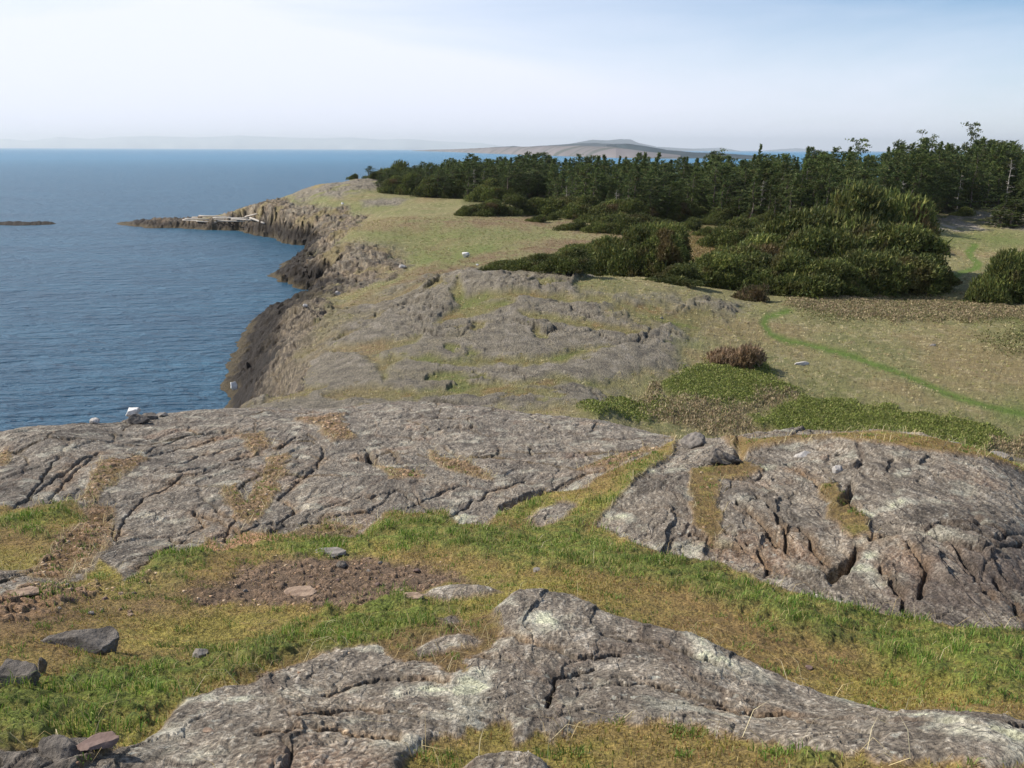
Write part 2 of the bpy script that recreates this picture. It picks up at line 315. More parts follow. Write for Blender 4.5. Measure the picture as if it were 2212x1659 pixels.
# ---------------------------------------------------------------- footprints (middle and far)
FK = dict(rmin=32, k=.25, wscale=40)
def ff(p, **k):
    q = dict(FK); q.update(k); return foot(p, **q)
knoll_all = ff([(330,930),(480,850),(470,800),(480,740),(540,690),(650,640),(720,650),(790,650),(860,620),(960,592),(1010,580),(1120,580),(1210,588),(1290,598),(1270,625),(1400,640),(1600,655),(1620,660),(1560,690),(1480,730),(1480,800),(1400,810),(1330,840),(1290,880),(900,900),(330,960)], soft=.012, wamp=.02)
knoll_grass = [ff(p, **kk) for p, kk in [
 ([(990,600),(1010,640),(1060,650),(1110,640),(1110,655),(1060,675),(1010,685),(940,700),(960,680),(990,660),(975,630)], dict(soft=.004, wamp=.006)),
 ([(700,752),(800,740),(880,728),(910,720),(900,738),(820,758),(720,764)], dict(soft=.004, wamp=.005)),
 ([(1000,640),(1290,640),(1300,650),(1010,655)], dict(soft=.003, wamp=.005)),
 ([(1120,672),(1270,690),(1400,715),(1380,722),(1250,702),(1140,684)], dict(soft=.003, wamp=.005)),
 ([(880,775),(1150,770),(1300,745),(1330,745),(1200,785),(900,788)], dict(soft=.004, wamp=.008)),
 ([(700,850),(760,832),(900,838),(1100,825),(1330,822),(1400,810),(1330,840),(1200,832),(1000,855),(860,862),(720,862)], dict(soft=.006, wamp=.010)),
 ([(1270,600),(1330,610),(1480,612),(1600,640),(1560,645),(1440,625),(1330,635),(1240,625)], dict(soft=.006, wamp=.010)),
 ([(1300,650),(1500,660),(1600,690),(1500,720),(1400,700),(1320,680)], dict(soft=.01, wamp=.02)),
 ([(560,860),(640,838),(700,835),(660,858)], dict(soft=.005, wamp=.01)),
 ([(470,850),(560,845),(520,862),(440,875),(370,890),(400,872)], dict(soft=.005, wamp=.008)),
 ([(800,760),(880,770),(870,800),(820,820)], dict(soft=.008, wamp=.02)), ([(600,730),(700,690),(640,700),(560,740)], dict(soft=.008, wamp=.02)),
 ([(700,655),(800,645),(870,625),(930,600),(960,590),(960,600),(900,625),(820,655),(720,665)], dict(soft=.005, wamp=.006))]]
kg = np.maximum.reduce(knoll_grass)
patchn = fbm(X/5.5, Y/9, 5, 71)
kspots = sst(.27, .36, patchn+.16*sst(78, 64, RR)-.02)
Mknoll = knoll_all*(1-kg)*(1-kspots*.95)*far
hillrock = ff([(630,430),(650,405),(700,385),(770,378),(830,384),(830,410),(740,425),(640,436)], soft=.006, wamp=.01)*sst(-.38, -.1, fbm(X/7, Y/12, 4, 77))
hr2 = ff([(780,435),(830,428),(880,432),(860,442),(790,445)], soft=.004, wamp=.008)
palerock = ff([(1985,495),(2000,478),(2060,462),(2120,455),(2240,455),(2240,500),(2160,492),(2110,498),(2070,500),(2010,497)], soft=.004, wamp=.010)*sst(-.22, .05, fbm(X/4, Y/9, 4, 79))
topR = ff([(2135,990),(2160,975),(2240,965),(2240,1010),(2180,1000)], rmin=16, soft=.004, wamp=.004)
slope = np.hypot(*[g for g in (np.gradient(Z, axis=0)/np.gradient(RR, axis=0), np.gradient(Z, axis=1)/(RR*np.gradient(AZ, axis=1)))])
cliffm = np.where(NZ & (RR < 420), np.clip(np.maximum(sst(.34, .62, slope+.25*fbm(X/3, Y/3, 3, 81))*sst(30, 18, dco), sst(3.6, 2.4, Z+1.6*fbm(X/6, Y/6, 3, 82))), 0, 1), 0)
cliffm = np.maximum(cliffm, np.where(NZ & (RR < 320) & (RR > 90), sst(15+7*fbm(X/8, Y/8, 3, 83), 7, dco), 0)*.95)
cliffm = np.maximum(cliffm, (di > -3)*1.0)
_rn = fbm(X/4, Y/6, 4, 85)
bl = np.maximum.reduce([ff([(520,436),(640,446),(740,449),(790,462),(770,490),(730,515),(690,535),(640,532),(560,506),(500,500)], soft=.005, wamp=.010), ff([(575,592),(600,572),(650,552),(690,540),(770,542),(850,546),(888,572),(860,598),(790,620),(720,640),(620,615)], soft=.005, wamp=.010), ff([(480,805),(495,730),(560,685),(650,650),(705,648),(720,680),(680,730),(620,790),(580,840),(500,848)], soft=.008, wamp=.015)])
cliffm = np.maximum(cliffm, bl*sst(-.45, -.15, _rn))
Mcliff = np.clip(cliffm, 0, 1).astype(f32)
rockF = np.clip(np.maximum.reduce([Mknoll, hillrock, hr2*.8, palerock, topR, Mcliff]), 0, 1)

path = foot([(1700,672),(1660,682),(1650,697),(1662,718),(1700,735),(1800,758),(1880,783),(1950,810),(2050,850),(2130,875),(2240,900)], rmin=32, closed=False, width=.0034, soft=.0040, wamp=.0025, k=.25)
path = np.maximum(path, .9*foot([(2105,530),(2092,543),(2100,556),(2113,568),(2105,580),(2070,592),(2050,605)], rmin=32, closed=False, width=.0035, soft=.002, wamp=.0015, k=.25))
trail = foot([(930,606),(950,590),(985,566),(1060,545),(1110,530)], rmin=32, closed=False, width=.0007, soft=.0012, wamp=.001, k=.25)
trail = np.maximum(trail, foot([(1400,765),(1500,735),(1600,722),(1660,728)], rmin=32, closed=False, width=.0005, soft=.002, wamp=.001, k=.25)*.6)
trail = np.maximum(trail, foot([(775,500),(790,480),(830,455),(900,440)], rmin=32, closed=False, width=.0012, soft=.0015, wamp=.001, k=.25))
heath = np.maximum.reduce([ff(p, soft=.006, wamp=.014, rmin=30) for p in [
 [(1430,830),(1470,800),(1560,780),(1640,785),(1690,830),(1740,850),(1640,870),(1560,880),(1480,870)],
 [(1620,905),(1700,870),(1800,870),(1880,880),(1960,900),(2050,890),(2140,920),(2190,950),(2120,1000),(1980,1000),(1800,960),(1680,945)],
 [(1250,885),(1330,862),(1430,865),(1480,880),(1400,915),(1290,905)]]])
heath2 = np.maximum.reduce([ff(p, soft=.01, wamp=.014, rmin=30) for p in [
 [(1700,660),(1800,640),(2100,650),(2230,660),(2230,700),(2000,690),(1760,690)], [(2110,730),(2230,705),(2230,760),(2150,770)]]])
rosy = np.maximum.reduce([ff(p, soft=.007, wamp=.014, rmin=30) for p in [
 [(1380,900),(1430,870),(1500,870),(1600,885),(1690,870),(1720,860),(1640,850),(1600,900),(1640,940),(1500,925)],
 [(1370,875),(1430,835),(1440,860),(1400,890)],
 [(1690,650),(1800,640),(2000,652),(2050,648),(2150,655),(2240,662),(2240,690),(2100,685),(1900,692),(1740,672)],
 [(2130,975),(2240,940),(2240,980),(2160,985)]]])
rust = np.maximum.reduce([ff(p, soft=.008, wamp=.015) for p in [
 [(1450,500),(1530,500),(1570,540),(1600,560),(1540,570),(1470,560)], [(1480,500),(1520,490),(1560,510),(1500,520)]]])
greenp = np.maximum.reduce([ff(p, soft=.014, wamp=.02) for p in [
 [(770,505),(850,503),(950,492),(1050,500),(1000,520),(880,525),(800,520)],
 [(900,545),(880,530),(940,540),(960,560),(900,575),(870,560)],
 [(1000,540),(1050,510),(1130,500),(1200,505),(1100,525),(1020,555),(940,580),(960,560)],
 [(1980,500),(2240,500),(2240,535),(2100,530),(1980,530)],[(2140,880),(2240,850),(2240,960),(2180,925)],
 [(530,440),(640,436),(740,441),(850,436),(850,445),(600,444)],[(1430,770),(1480,700),(1500,740),(1470,790)]]])
purp = np.maximum.reduce([ff(p, soft=.02, wamp=.03) for p in [
 [(830,480),(1000,470),(1150,470),(1400,470),(1350,490),(1150,495),(950,490),(840,495)],
 [(900,520),(1000,505),(980,530),(900,540)],[(960,570),(1100,540),(1200,520),(1300,510),(1400,510),(1200,560),(1050,585),(900,610),(780,640)]]])
# ---------------------------------------------------------------- relief
# near bedrock: foliation strikes away from the viewer, joints cut it into blocks
N_ = near > 0
def sub(fn):
    o = np.zeros(X.shape, f32); o[N_] = fn(X[N_], Y[N_]); return o
xw = sub(lambda x, y: x + .35*fbm(x/1.1, y/2.2, 3, 101) + .05*fbm(x/.2, y/.35, 2, 102)); yw = sub(lambda x, y: y + .5*fbm(x/1.3, y/2.0, 3, 103))
def subw(fn):
    o = np.zeros(X.shape, f32); o[N_] = fn(xw[N_].astype(float), yw[N_].astype(float)); return o
rot = math.radians(14)
def V(sx, sy, seed, r=rot):
    F1, E, c, ox, oy = voro((xw[N_]*math.cos(r)+yw[N_]*math.sin(r))/sx, (-xw[N_]*math.sin(r)+yw[N_]*math.cos(r))/sy, seed)
    res = []
    for q_ in (F1, E, c, ox, oy):
        o = np.zeros(X.shape, f32); o[N_] = q_; res.append(o)
    return res
F1a, Ea, ca, oxa, oya = V(1.0, 2.6, 1)
F1b, Eb, cb, oxb, oyb = V(.34, .8, 2, math.radians(-20))
F1c, Ec, cc, oxc, oyc = V(.11, .22, 3)
big = sub(lambda x, y: fbm(x/2.3, y/4.2, 4, 111)); med = subw(lambda x, y: fbm(x/.45, y/1.1, 4, 113)); fine = subw(lambda x, y: fbm(x/.10, y/.2, 3, 115)); rid = subw(lambda x, y: ridged(x/.6, y/1.6, 4, 117))
patchy = sub(lambda x, y: fbm(x/1.9, y/2.6, 2, 119))
rough = Mright*.8 + Mfront*.42 + Mleft*.55 + Mshale*1.4     # how broken each outcrop is
crackA = np.exp(-(Ea/.022)**2)*sst(-.25, .15, patchy); crackB = np.exp(-(Eb/.05)**2)*sst(-.1, .3, patchy+.3*(rough-.6))
# the long joints one can follow in the left dome, and the deep clefts of the right one
jn = [
 [(0,1112),(60,1085),(100,1050),(130,1030),(170,1000),(220,975)], [(105,1095),(140,1040),(190,1000),(200,985)],[(55,1090),(110,1000),(130,985)],
 [(250,1175),(262,1130),(290,1090),(340,1060),(400,1030),(470,1010)],[(360,1010),(430,985),(520,960),(600,965),(640,940)],[(380,1020),(470,1000),(560,975)],
 [(300,985),(420,960),(520,940),(600,930)],[(250,1000),(330,970),(400,940),(500,930)], [(640,905),(700,895),(745,890)],
 [(790,965),(800,990),(770,985)],[(590,1130),(640,1100),(600,1075),(640,1040),(690,1000),(700,960)],[(585,1125),(640,1130),(800,1110)],
 [(400,1160),(440,1130),(420,1100)],[(480,1175),(510,1120),(470,1100),(440,1070)],[(520,1150),(590,1120)],[(440,1110),(480,1125),(520,1155)],
 [(970,1115),(1030,1080),(1060,1060),(1140,1040)],[(880,1100),(960,1060),(1000,1050)],[(1100,1090),(1180,1060),(1250,1030),(1330,1005)],
 [(800,1080),(860,1060),(900,1090)],[(200,1120),(240,1130),(245,1170)],[(70,1215),(160,1150),(250,1110)],[(300,1230),(350,1200),(400,1170)],
 [(950,930),(1000,925),(1060,940)],[(1140,960),(1150,985)],[(1230,930),(1290,945),(1360,940)],
 [(1845,1045),(1830,1080),(1850,1100)],[(1800,1245),(1830,1215),(1850,1190)],[(1490,1150),(1560,1180),(1600,1190)],[(1640,1070),(1690,1130),(1700,1190)],[(1590,1080),(1640,1120),(1680,1180)],
 [(1700,1000),(1760,1030),(1790,1070)],[(1960,1180),(2000,1230),(1990,1290)],[(2060,1170),(2100,1230),(2140,1300)],[(1880,1165),(2000,1150),(2120,1185),(2212,1180)],[(2030,1130),(2150,1160),(2250,1150)],
 [(1640,1190),(1660,1240)],[(1900,1230),(1950,1290),(1960,1330)],[(2150,1240),(2180,1300),(2212,1350)],[(1730,1140),(1760,1190),(1790,1220)],
 [(1300,1380),(1420,1400),(1520,1440),(1600,1470)],[(1060,1370),(1150,1400),(1250,1430),(1340,1420)],[(830,1440),(980,1420),(1100,1440)],[(700,1500),(820,1470),(960,1480)],
 [(640,1560),(760,1540),(900,1560)],[(1250,1500),(1400,1490),(1560,1530)],[(1180,1540),(1200,1480),(1280,1450)],[(560,1600),(700,1590),(860,1610)],[(1500,1530),(1700,1560),(1900,1610)]]
jd = np.zeros(X.shape, f32); jw = np.zeros(X.shape, f32)
for i, p in enumerate(jn):
    c_ = foot(p, rmax=27, closed=False, width=.0010 if i < 26 else .0016, soft=.0013, wamp=.006, wscale=60, k=.38)
    w_ = foot(p, rmax=27, closed=False, width=.006, soft=.006, wamp=.006, wscale=60, k=.38)
    jd = np.maximum(jd, c_); jw = np.maximum(jw, w_)
clefts = np.zeros(X.shape, f32)
for p in [[(1838,1040),(1850,1045),(1835,1080),(1815,1095),(1812,1075),(1830,1060)], [(1785,1235),(1830,1215),(1850,1200),(1835,1235),(1800,1252)], [(792,975),(812,982),(815,995),(795,992)],[(1590,945),(1612,952),(1608,985),(1590,1010),(1582,1000),(1590,970)],
          [(1080,1092),(1130,1065),(1180,1052),(1170,1062),(1120,1080),(1090,1100)]]:
    clefts = np.maximum(clefts, foot(p, rmax=27, soft=.003, wamp=.003))
dR = (.028*med*(0.5+rough) + .012*rid*(.4+rough) + .009*fine*(.4+rough)
      + .022*(ca-.5)*(.4+rough) + (.055*oxa*(ca-.5) + .03*oya*(cb-.5))*(.5+.6*rough) + .014*(cb-.5)*rough*1.3 + .045*oxb*(cb-.5)*rough + .030*oxc*(cc-.5)*rough
      - .045*crackA*(.5+.5*rough) - .022*crackB*rough - .010*np.exp(-(Ec/.09)**2)*rough
      - .060*jd - .012*jw - .20*clefts)
sawn = subw(lambda x, y: (lambda q: q-np.floor(q))(x*1.9+y*.16+1.3*fbm(x/.9, y/2.5, 3, 161))); sawn2 = subw(lambda x, y: (lambda q: q-np.floor(q))(x*6.5-y*.9+1.5*fbm(x/.4, y/1.2, 3, 163))); sawn3 = subw(lambda x, y: (lambda q: q-np.floor(q))(y*3.1+x*.5+1.2*fbm(x/.5, y/.5, 3, 165)))
dR = dR + .024*sawn*(.4+.8*rough)*sst(-.2, .3, patchy+.2)*(1+.6*Mright) + .007*sawn2*(.3+rough)*sst(-.3, .3, med) - .018*sawn3*rough*sst(.1, -.3, patchy)
grit = sub(lambda x, y: fbm(x/.030, y/.045, 2, 167)); dR = dR + .004*grit*(.5+rough)
dR = dR*(1+.35*sub(lambda x, y: sst(.05, .5, fbm(x/2.6, y/2.6, 2, 151)))*Mright)
def blur(a, n_, ax):
    c = np.cumsum(np.pad(a.astype(np.float64), [(n_+1, n_) if i == ax else (0, 0) for i in (0, 1)], mode='edge'), axis=ax)
    return (c[2*n_+1:] - c[:-2*n_-1])/(2*n_+1) if ax == 0 else (c[:, 2*n_+1:] - c[:, :-2*n_-1])/(2*n_+1)
rockS = rockN
for _ in range(2): rockS = blur(blur(rockS, 5, 0), 10, 1)
rockS = rockS.astype(f32)
lift = sst(.0, 1.0, rockS)*.03 - rockN*.0065*RR*(Mright*1.0+Mleft*.45)
shl = np.clip(Mshale, 0, 1)
fsub = sub(lambda x, y: fbm(x/1.5, y/1.5, 4, 121)); tus = sub(lambda x, y: fbm(x/.16, y/.16, 4, 123)); fsub2 = sub(lambda x, y: fbm(x/.035, y/.035, 2, 124))
dG = .07*fsub + .035*tus*(.5+lush) + .05*lush + .010*fsub2 - .03*dirt
chip = np.zeros(X.shape, f32)
F, E_, c_, o1, o2 = voro(X[N_]/.07, Y[N_]/.09, 5); chip[N_] = sst(.0, .25, E_)*(c_ > .55)*c_
stony = np.clip(np.maximum.reduce([dirt*.55, dirtL, dirtL2, holes]), 0, 1)
dG = dG + .035*chip*stony*(tus > -.15)
rimR = 4*rockN*(1-rockN)
dN = .10*big*np.clip((RR-3)/10, .15, 1) + (dR+lift)*rockS + dG*(1-rockS)
# broad shapes: the front slab is a whaleback, ledges stand along the rims
Z = Z + near*np.where(RR < 2.0, dN*.4, dN)
# middle ground
M_ = far > 0
def sm(fn):
    o = np.zeros(X.shape, f32); o[M_] = fn(X[M_], Y[M_]); return o
mb = sm(lambda x, y: fbm(x/9, y/14, 4, 201)); mr = sm(lambda x, y: ridged(x/2.6, y/4.5, 5, 203, .55)); mf = sm(lambda x, y: fbm(x/.8, y/1.3, 3, 205))
vx = sm(lambda x, y: x+1.2*fbm(x/5, y/5, 2, 207)); vy = sm(lambda x, y: y+1.2*fbm(x/5, y/5, 2, 209))
def VM(sx, sy, seed, r):
    F1, E, c, ox, oy = voro((vx[M_]*math.cos(r)+vy[M_]*math.sin(r))/sx, (-vx[M_]*math.sin(r)+vy[M_]*math.cos(r))/sy, seed)
    res = []
    for q_ in (E, c, ox, oy):
        o = np.zeros(X.shape, f32); o[M_] = q_; res.append(o)
    return res
E1, c1, x1, y1 = VM(3.2, 6.0, 7, math.radians(20)); E2, c2, x2, y2 = VM(1.1, 2.0, 8, math.radians(-10)); E3, c3, x3, y3 = VM(5.5, 3.5, 9, 0.)
brk = sm(lambda x, y: sst(-.25, .3, fbm(x/11, y/16, 3, 211)))
lg = np.clip((RR-40)/60, .45, 1.3)
dM = (.55*mb + .34*(mr-.45)*(.4+brk*.8) + .10*mf + .55*x1*(c1-.45)*brk + .35*(c1-.5)*brk + .35*y1*(c1-.5) + .22*x2*(c2-.5) - .30*np.exp(-(E1/.05)**2)*brk - .12*np.exp(-(E2/.07)**2)*brk)*lg
dC = .42*(1.6*(mr-.4) + 1.7*(c3-.5) + 1.5*x3*(c3-.5) + .8*(c1-.5) + .9*x1*(c1-.5) + .5*x2*(c2-.5) + .3*mf - .9*np.exp(-(E3/.07)**2) - .4*np.exp(-(E1/.06)**2))
cl2 = Mcliff*sst(-.5, 1.2, Z)*sst(0, 6, dco+2)
tk = sm(lambda x, y: fbm(x/.9, y/.9, 4, 221)); tk2 = sm(lambda x, y: fbm(x/.28, y/.28, 2, 222)*(1-sst(80, 160, np.hypot(x, y))))
dE = .42*mb + .13*tk + .07*tk2
hb = sm(lambda x, y: .25+.35*fbm(x/3.2, y/3.2, 3, 231)+.22*ridged(x/1.1, y/1.1, 3, 233))
sw = np.clip(Mknoll + hillrock + hr2 + palerock + topR, 0, 1)*(1-Mcliff)
dFar = dM*sw + dC*cl2*(.55+.55*sst(140, 180, RR)) + dM*.7*Mcliff*sst(170, 140, RR)*sst(0, 8, dco) + dE*(1-sw)*(1-Mcliff)*(1-.6*path) - .06*path - .08*trail + (.12+.18*hb)*np.clip(heath*1.5+rosy*.7+heath2*.3, 0, 1.5)*(1-sw)*(1-path) + .45*lg*knoll_all*(Mknoll-.5)
Z = Z + far*dFar
Z = np.where((dco < 0) & (di < -3), np.minimum(Z, -.35+.0*Z), Z)
Z = np.where(di > -6, Z + .45*(mr-.4)*sst(-1, 2, di), Z)
Z = Z.astype(np.float64)
# crags overhang and undercut a little: the cliffs are shifted sideways as well
hx = np.zeros(X.shape); cm_ = (Mcliff > .02) & M_ & (Z > -.3); hx[cm_] = 1
hx *= Mcliff*sst(0, 1.5, Z+.3)*sst(120, 200, RR)
xo, yo, zo = X[cm_].copy(), Y[cm_].copy(), Z[cm_].copy(); hh0 = hx[cm_]
X[cm_] += hh0*(1.0*fbm((xo+zo*.5)/3, (yo-zo*1.6)/3, 4, 361)+.5*ridged((xo-zo*1.1)/1.4, (yo+zo*1.9)/1.4, 2, 363)); Y[cm_] += hh0*1.6*fbm((xo+zo*1.7)/2.2, (yo+zo*.8)/2.2, 4, 365)
Z[cm_] += hh0*.5*fbm((xo+zo*.9)/1.6, (yo-zo*1.2)/1.6, 3, 367)

# ---------------------------------------------------------------- colours of the ground (albedo; own tones, plus shadow put into the cliffs)
def C(*c): return np.array([((v/255)/12.92 if v/255 <= .04045 else ((v/255+.055)/1.055)**2.4) for v in c], f32)
col = np.zeros(X.shape+(3,), f32)
def lay(c, m): 
    global col
    col += (np.asarray(c, f32)-col)*np.clip(m, 0, 1)[..., None].astype(f32)
col[:] = C(142,122,72)                                    # moss / short turf
# near turf
lay(C(128,106,66), near*sst(-.1, .35, fsub+.6*tus)); lay(C(136,130,58), near*sst(.0, .35, -fsub+.4*tus)*.6); lay(C(148,124,84), near*sst(.25, .5, tus)*.5)
lay(C(94,114,46), lush*(.4+.4*sst(-.3, .2, tus)))
lay(C(122,98,76), dirtM*sst(-.3, .2, fsub+.5*tus+.1)); lay(C(112,94,76), dirt*sst(-.35, .0, fsub+.25+.35*tus)); lay(C(140,112,84), dirtL*sst(-.3, .1, fsub+.3*tus+.1)*.9); lay(C(132,104,78), dirtL2*.9)
lay(C(112,92,60), near*np.clip(soil_in_rock*.85, 0, 1)*sst(-.5, .2, -tus+.1)); lay(C(116,98,78), holes*sst(-.2, .3, tus)*.8)
lay(C(170,142,116), chip*stony*(tus > -.15)*.7*near); lay(C(184,142,110), pinkish*.9*(1-rockN))
lay(C(112,120,44), near*(soilA*.5+soilC*.3)*sst(0, .3, fsub))
# near rock
rk = np.empty_like(col); rk[:] = C(128,120,108)
def mrk(c, m):
    global rk
    rk += (np.asarray(c, f32)-rk)*np.clip(m, 0, 1)[..., None].astype(f32)
tone = sub(lambda x, y: fbm(x/.9, y/1.6, 5, 131)); stre = subw(lambda x, y: fbm(x/.05, y/.5, 4, 133))
mrk(C(150,140,124), sst(0, .4, tone)*.8); mrk(C(98,91,82), sst(.05, .4, -tone)*.8); mrk(C(140,124,108), sst(.25, .5, patchy+tone*.4)*.35)
mrk(C(182,176,164), sst(.12, .42, stre)*.5); mrk(C(80,74,68), sst(.12, .42, -stre)*.5); mrk(C(196,190,176), sst(.22, .42, grit+.3*tone)*.55); mrk(C(70,62,56), sst(.2, .42, -grit+.3*tone)*.5)
mrk(C(110,96,84), (Ea < .05)*.4)
lichn = sub(lambda x, y: fbm(x/.42, y/.5, 5, 141)); lic = np.zeros(X.shape, f32)
for p in [[(1540,1150),(1580,1150),(1590,1180),(1550,1180)], [(1860,1190),(1930,1200),(1950,1250),(1900,1275),(1850,1240)], [(1290,1100),(1360,1090),(1380,1130),(1300,1140)], [(960,1110),(1010,1110),(1060,1120),(1000,1140)],
          [(2050,1060),(2090,1060),(2110,1080),(2070,1085)],[(1830,1070),(1860,1060),(1880,1120),(1860,1130)],[(1080,1310),(1180,1320),(1200,1370),(1100,1350)],[(1100,1560),(1180,1520),(1190,1570),(1120,1600)],[(720,880),(750,875),(745,890),(715,890)],
          [(1640,1170),(1690,1190),(1700,1220),(1650,1210)],[(1950,1560),(2100,1580),(2212,1610),(2000,1600)],[(700,1540),(860,1500),(900,1530),(760,1580)],[(1150,1090),(1190,1060),(1240,1050),(1230,1090),(1180,1120)],[(1600,1200),(1680,1205),(1700,1240),(1640,1225)],[(440,1510),(560,1490),(540,1560),(430,1560)],[(980,1470),(1080,1460),(1080,1500),(990,1510)],[(2120,1270),(2160,1290),(2212,1300),(2150,1320)]]:
    lic = np.maximum(lic, foot(p, rmax=27, soft=.008, wamp=.012, wscale=60))
mrk(C(186,186,170), sst(.0, .25, lichn+.22*lic-.13)*(.5+.25*lic)); mrk(C(192,196,168), sst(.08, .22, lichn+.30*lic-.33)*.7)
mrk(C(176,160,146), sst(.2, .4, lichn-.12)*Mleft*.5)
mrk(C(120,84,60), sst(.3, .5, tone+patchy*.5)*.3); 
mrk(C(100,86,50), np.exp(-(Ea/.045)**2)*sst(0, .3, patchy)*.6*Mleft); mrk(C(70,62,54), jd*.6); mrk(C(134,106,74), jw*sst(.0, .3, tone+.1)*.5)
mrk(C(150,124,100), rimR*.5); mrk(C(66,60,58), Mshale*.35); mrk(C(72,66,64), sst(1180, 1320, 1250+400*tone)*0)
darkR = foot([(1900,1250),(2000,1200),(2250,1190),(2300,1380),(1950,1340),(1880,1320)], rmax=27, soft=.03, wamp=.02)
mrk(C(92,80,74), darkR*.6)
rk *= (np.array([.95, .92, .88], f32)*(1+.22*Mfront[..., None]))
col += (rk-col)*np.clip(rockN, 0, 1)[..., None]
# middle and far
fc = np.empty_like(col); fc[:] = C(147,141,96)
def mf_(c, m):
    global fc
    fc += (np.asarray(c, f32)-fc)*np.clip(m, 0, 1)[..., None].astype(f32)
n1 = sm(lambda x, y: fbm(x/7, y/10, 5, 301)); n2 = sm(lambda x, y: fbm(x/1.2, y/2.2, 4, 303)); n3 = sm(lambda x, y: fbm(x/22, y/30, 4, 305)); n4 = sm(lambda x, y: fbm(x/.5, y/.5, 3, 307)*(1-sst(90, 180, np.hypot(x, y))))
mf_(C(166,156,118), sst(.05, .4, n2+.4*n1)*.8); mf_(C(124,126,78), sst(.05, .35, -n1+.4*n2)*.65); mf_(C(112,122,62), sst(.05, .4, -n3+.5*n2)*.55); mf_(C(152,126,92), sst(.05, .35, n3+.4*n1)*.45); mf_(C(186,174,130), sst(.2, .42, n2-.3*n1)*.5); mf_(C(182,168,132), sst(.2, .5, n4+.5*n2)*.6)
onk = knoll_all*(1-Mknoll); mf_(C(124,118,72), onk*.6); mf_(C(112,126,58), onk*sst(.05, .3, n1)*.6); mf_(C(150,118,76), onk*sst(.1, .4, -n1+.3*n2)*.7)
nslope = sst(-4, -14, X)*(RR < 125); mf_(C(148,130,100), nslope*(1-Mknoll)*.7)
mf_(C(136,114,88), purp*1.0*sst(-.4, .2, n1+.5*n2)); mf_(C(116,130,68), greenp*.7*sst(-.5, .1, n1+.5*n2)); mf_(C(136,112,74), rust*.7)
mf_(C(102,128,50), path*.95); mf_(C(170,160,118), trail*.35); mf_(C(90,86,60), trail*.3)
mf_(C(104,112,48), heath); mf_(C(96,102,52), heath2*.7*sst(-.3, .2, n1)); mf_(C(140,126,94), rosy*(1-heath*.6)*.7)
mrf = np.empty_like(col); mrf[:] = C(140,131,112); nz1 = sm(lambda x, y: 0*x); nz1[M_] = fbm((X[M_]+Z[M_]*1.4)/1.7, (Y[M_]*.6-Z[M_]*2.0)/1.7, 4, 351); nz2 = sm(lambda x, y: 0*x); nz2[M_] = fbm((X[M_]+Z[M_]*2.4)/.6, (Y[M_]*.6+Z[M_]*2.8)/.6, 3, 353)
def m2(c, m):
    global mrf
    mrf += (np.asarray(c, f32)-mrf)*np.clip(m, 0, 1)[..., None].astype(f32)
m2(C(160,150,134), sst(0, .4, n2)*.8); m2(C(108,100,88), sst(0, .4, -n2+.3*n4)*.7); m2(C(128,118,84), sst(.22, .45, n1+.4*n2)*.4); m2(C(74,68,62), np.exp(-(E1/.05)**2)*.6*brk)
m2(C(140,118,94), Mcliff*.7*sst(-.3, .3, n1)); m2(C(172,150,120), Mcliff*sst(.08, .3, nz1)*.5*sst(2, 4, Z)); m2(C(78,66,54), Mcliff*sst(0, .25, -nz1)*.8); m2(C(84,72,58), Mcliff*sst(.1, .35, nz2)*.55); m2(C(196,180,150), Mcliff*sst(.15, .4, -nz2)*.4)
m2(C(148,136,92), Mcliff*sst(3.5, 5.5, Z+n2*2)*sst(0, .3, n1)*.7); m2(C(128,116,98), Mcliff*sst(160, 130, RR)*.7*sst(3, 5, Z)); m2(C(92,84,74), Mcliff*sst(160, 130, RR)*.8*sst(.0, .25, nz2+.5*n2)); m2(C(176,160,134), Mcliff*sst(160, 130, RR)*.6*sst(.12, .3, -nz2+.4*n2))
m2(C(46,40,34), Mcliff*sst(5.4, 3.4, Z+1.3*n1+.9*nz1)*.95*sst(330, 300, RR)); m2(C(56,48,42), Mcliff*sst(2.6, 1.5, Z+.5*n1)*sst(290, 310, RR)*.9); m2(C(104,92,66), Mcliff*sst(.9, .4, Z+.4*n2)*.7)  # black shore band, carried higher as shadow painted on the cliffs
m2(C(52,46,38), sst(-4, -1, di)*.9); m2(C(188,176,158), palerock*.8); m2(C(150,146,96), palerock*sst(0,.3,n2)*.6)
mR = np.clip(np.maximum(sw, Mcliff), 0, 1)
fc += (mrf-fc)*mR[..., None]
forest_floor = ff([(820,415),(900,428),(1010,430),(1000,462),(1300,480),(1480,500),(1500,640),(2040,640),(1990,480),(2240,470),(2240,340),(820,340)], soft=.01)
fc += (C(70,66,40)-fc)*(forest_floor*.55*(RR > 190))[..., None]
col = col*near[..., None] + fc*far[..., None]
col = np.clip(col, .003, .9)
rockm = np.clip(rockN*near + mR*far, 0, 1)
for a_ in ('xw', 'yw'): del globals()[a_]

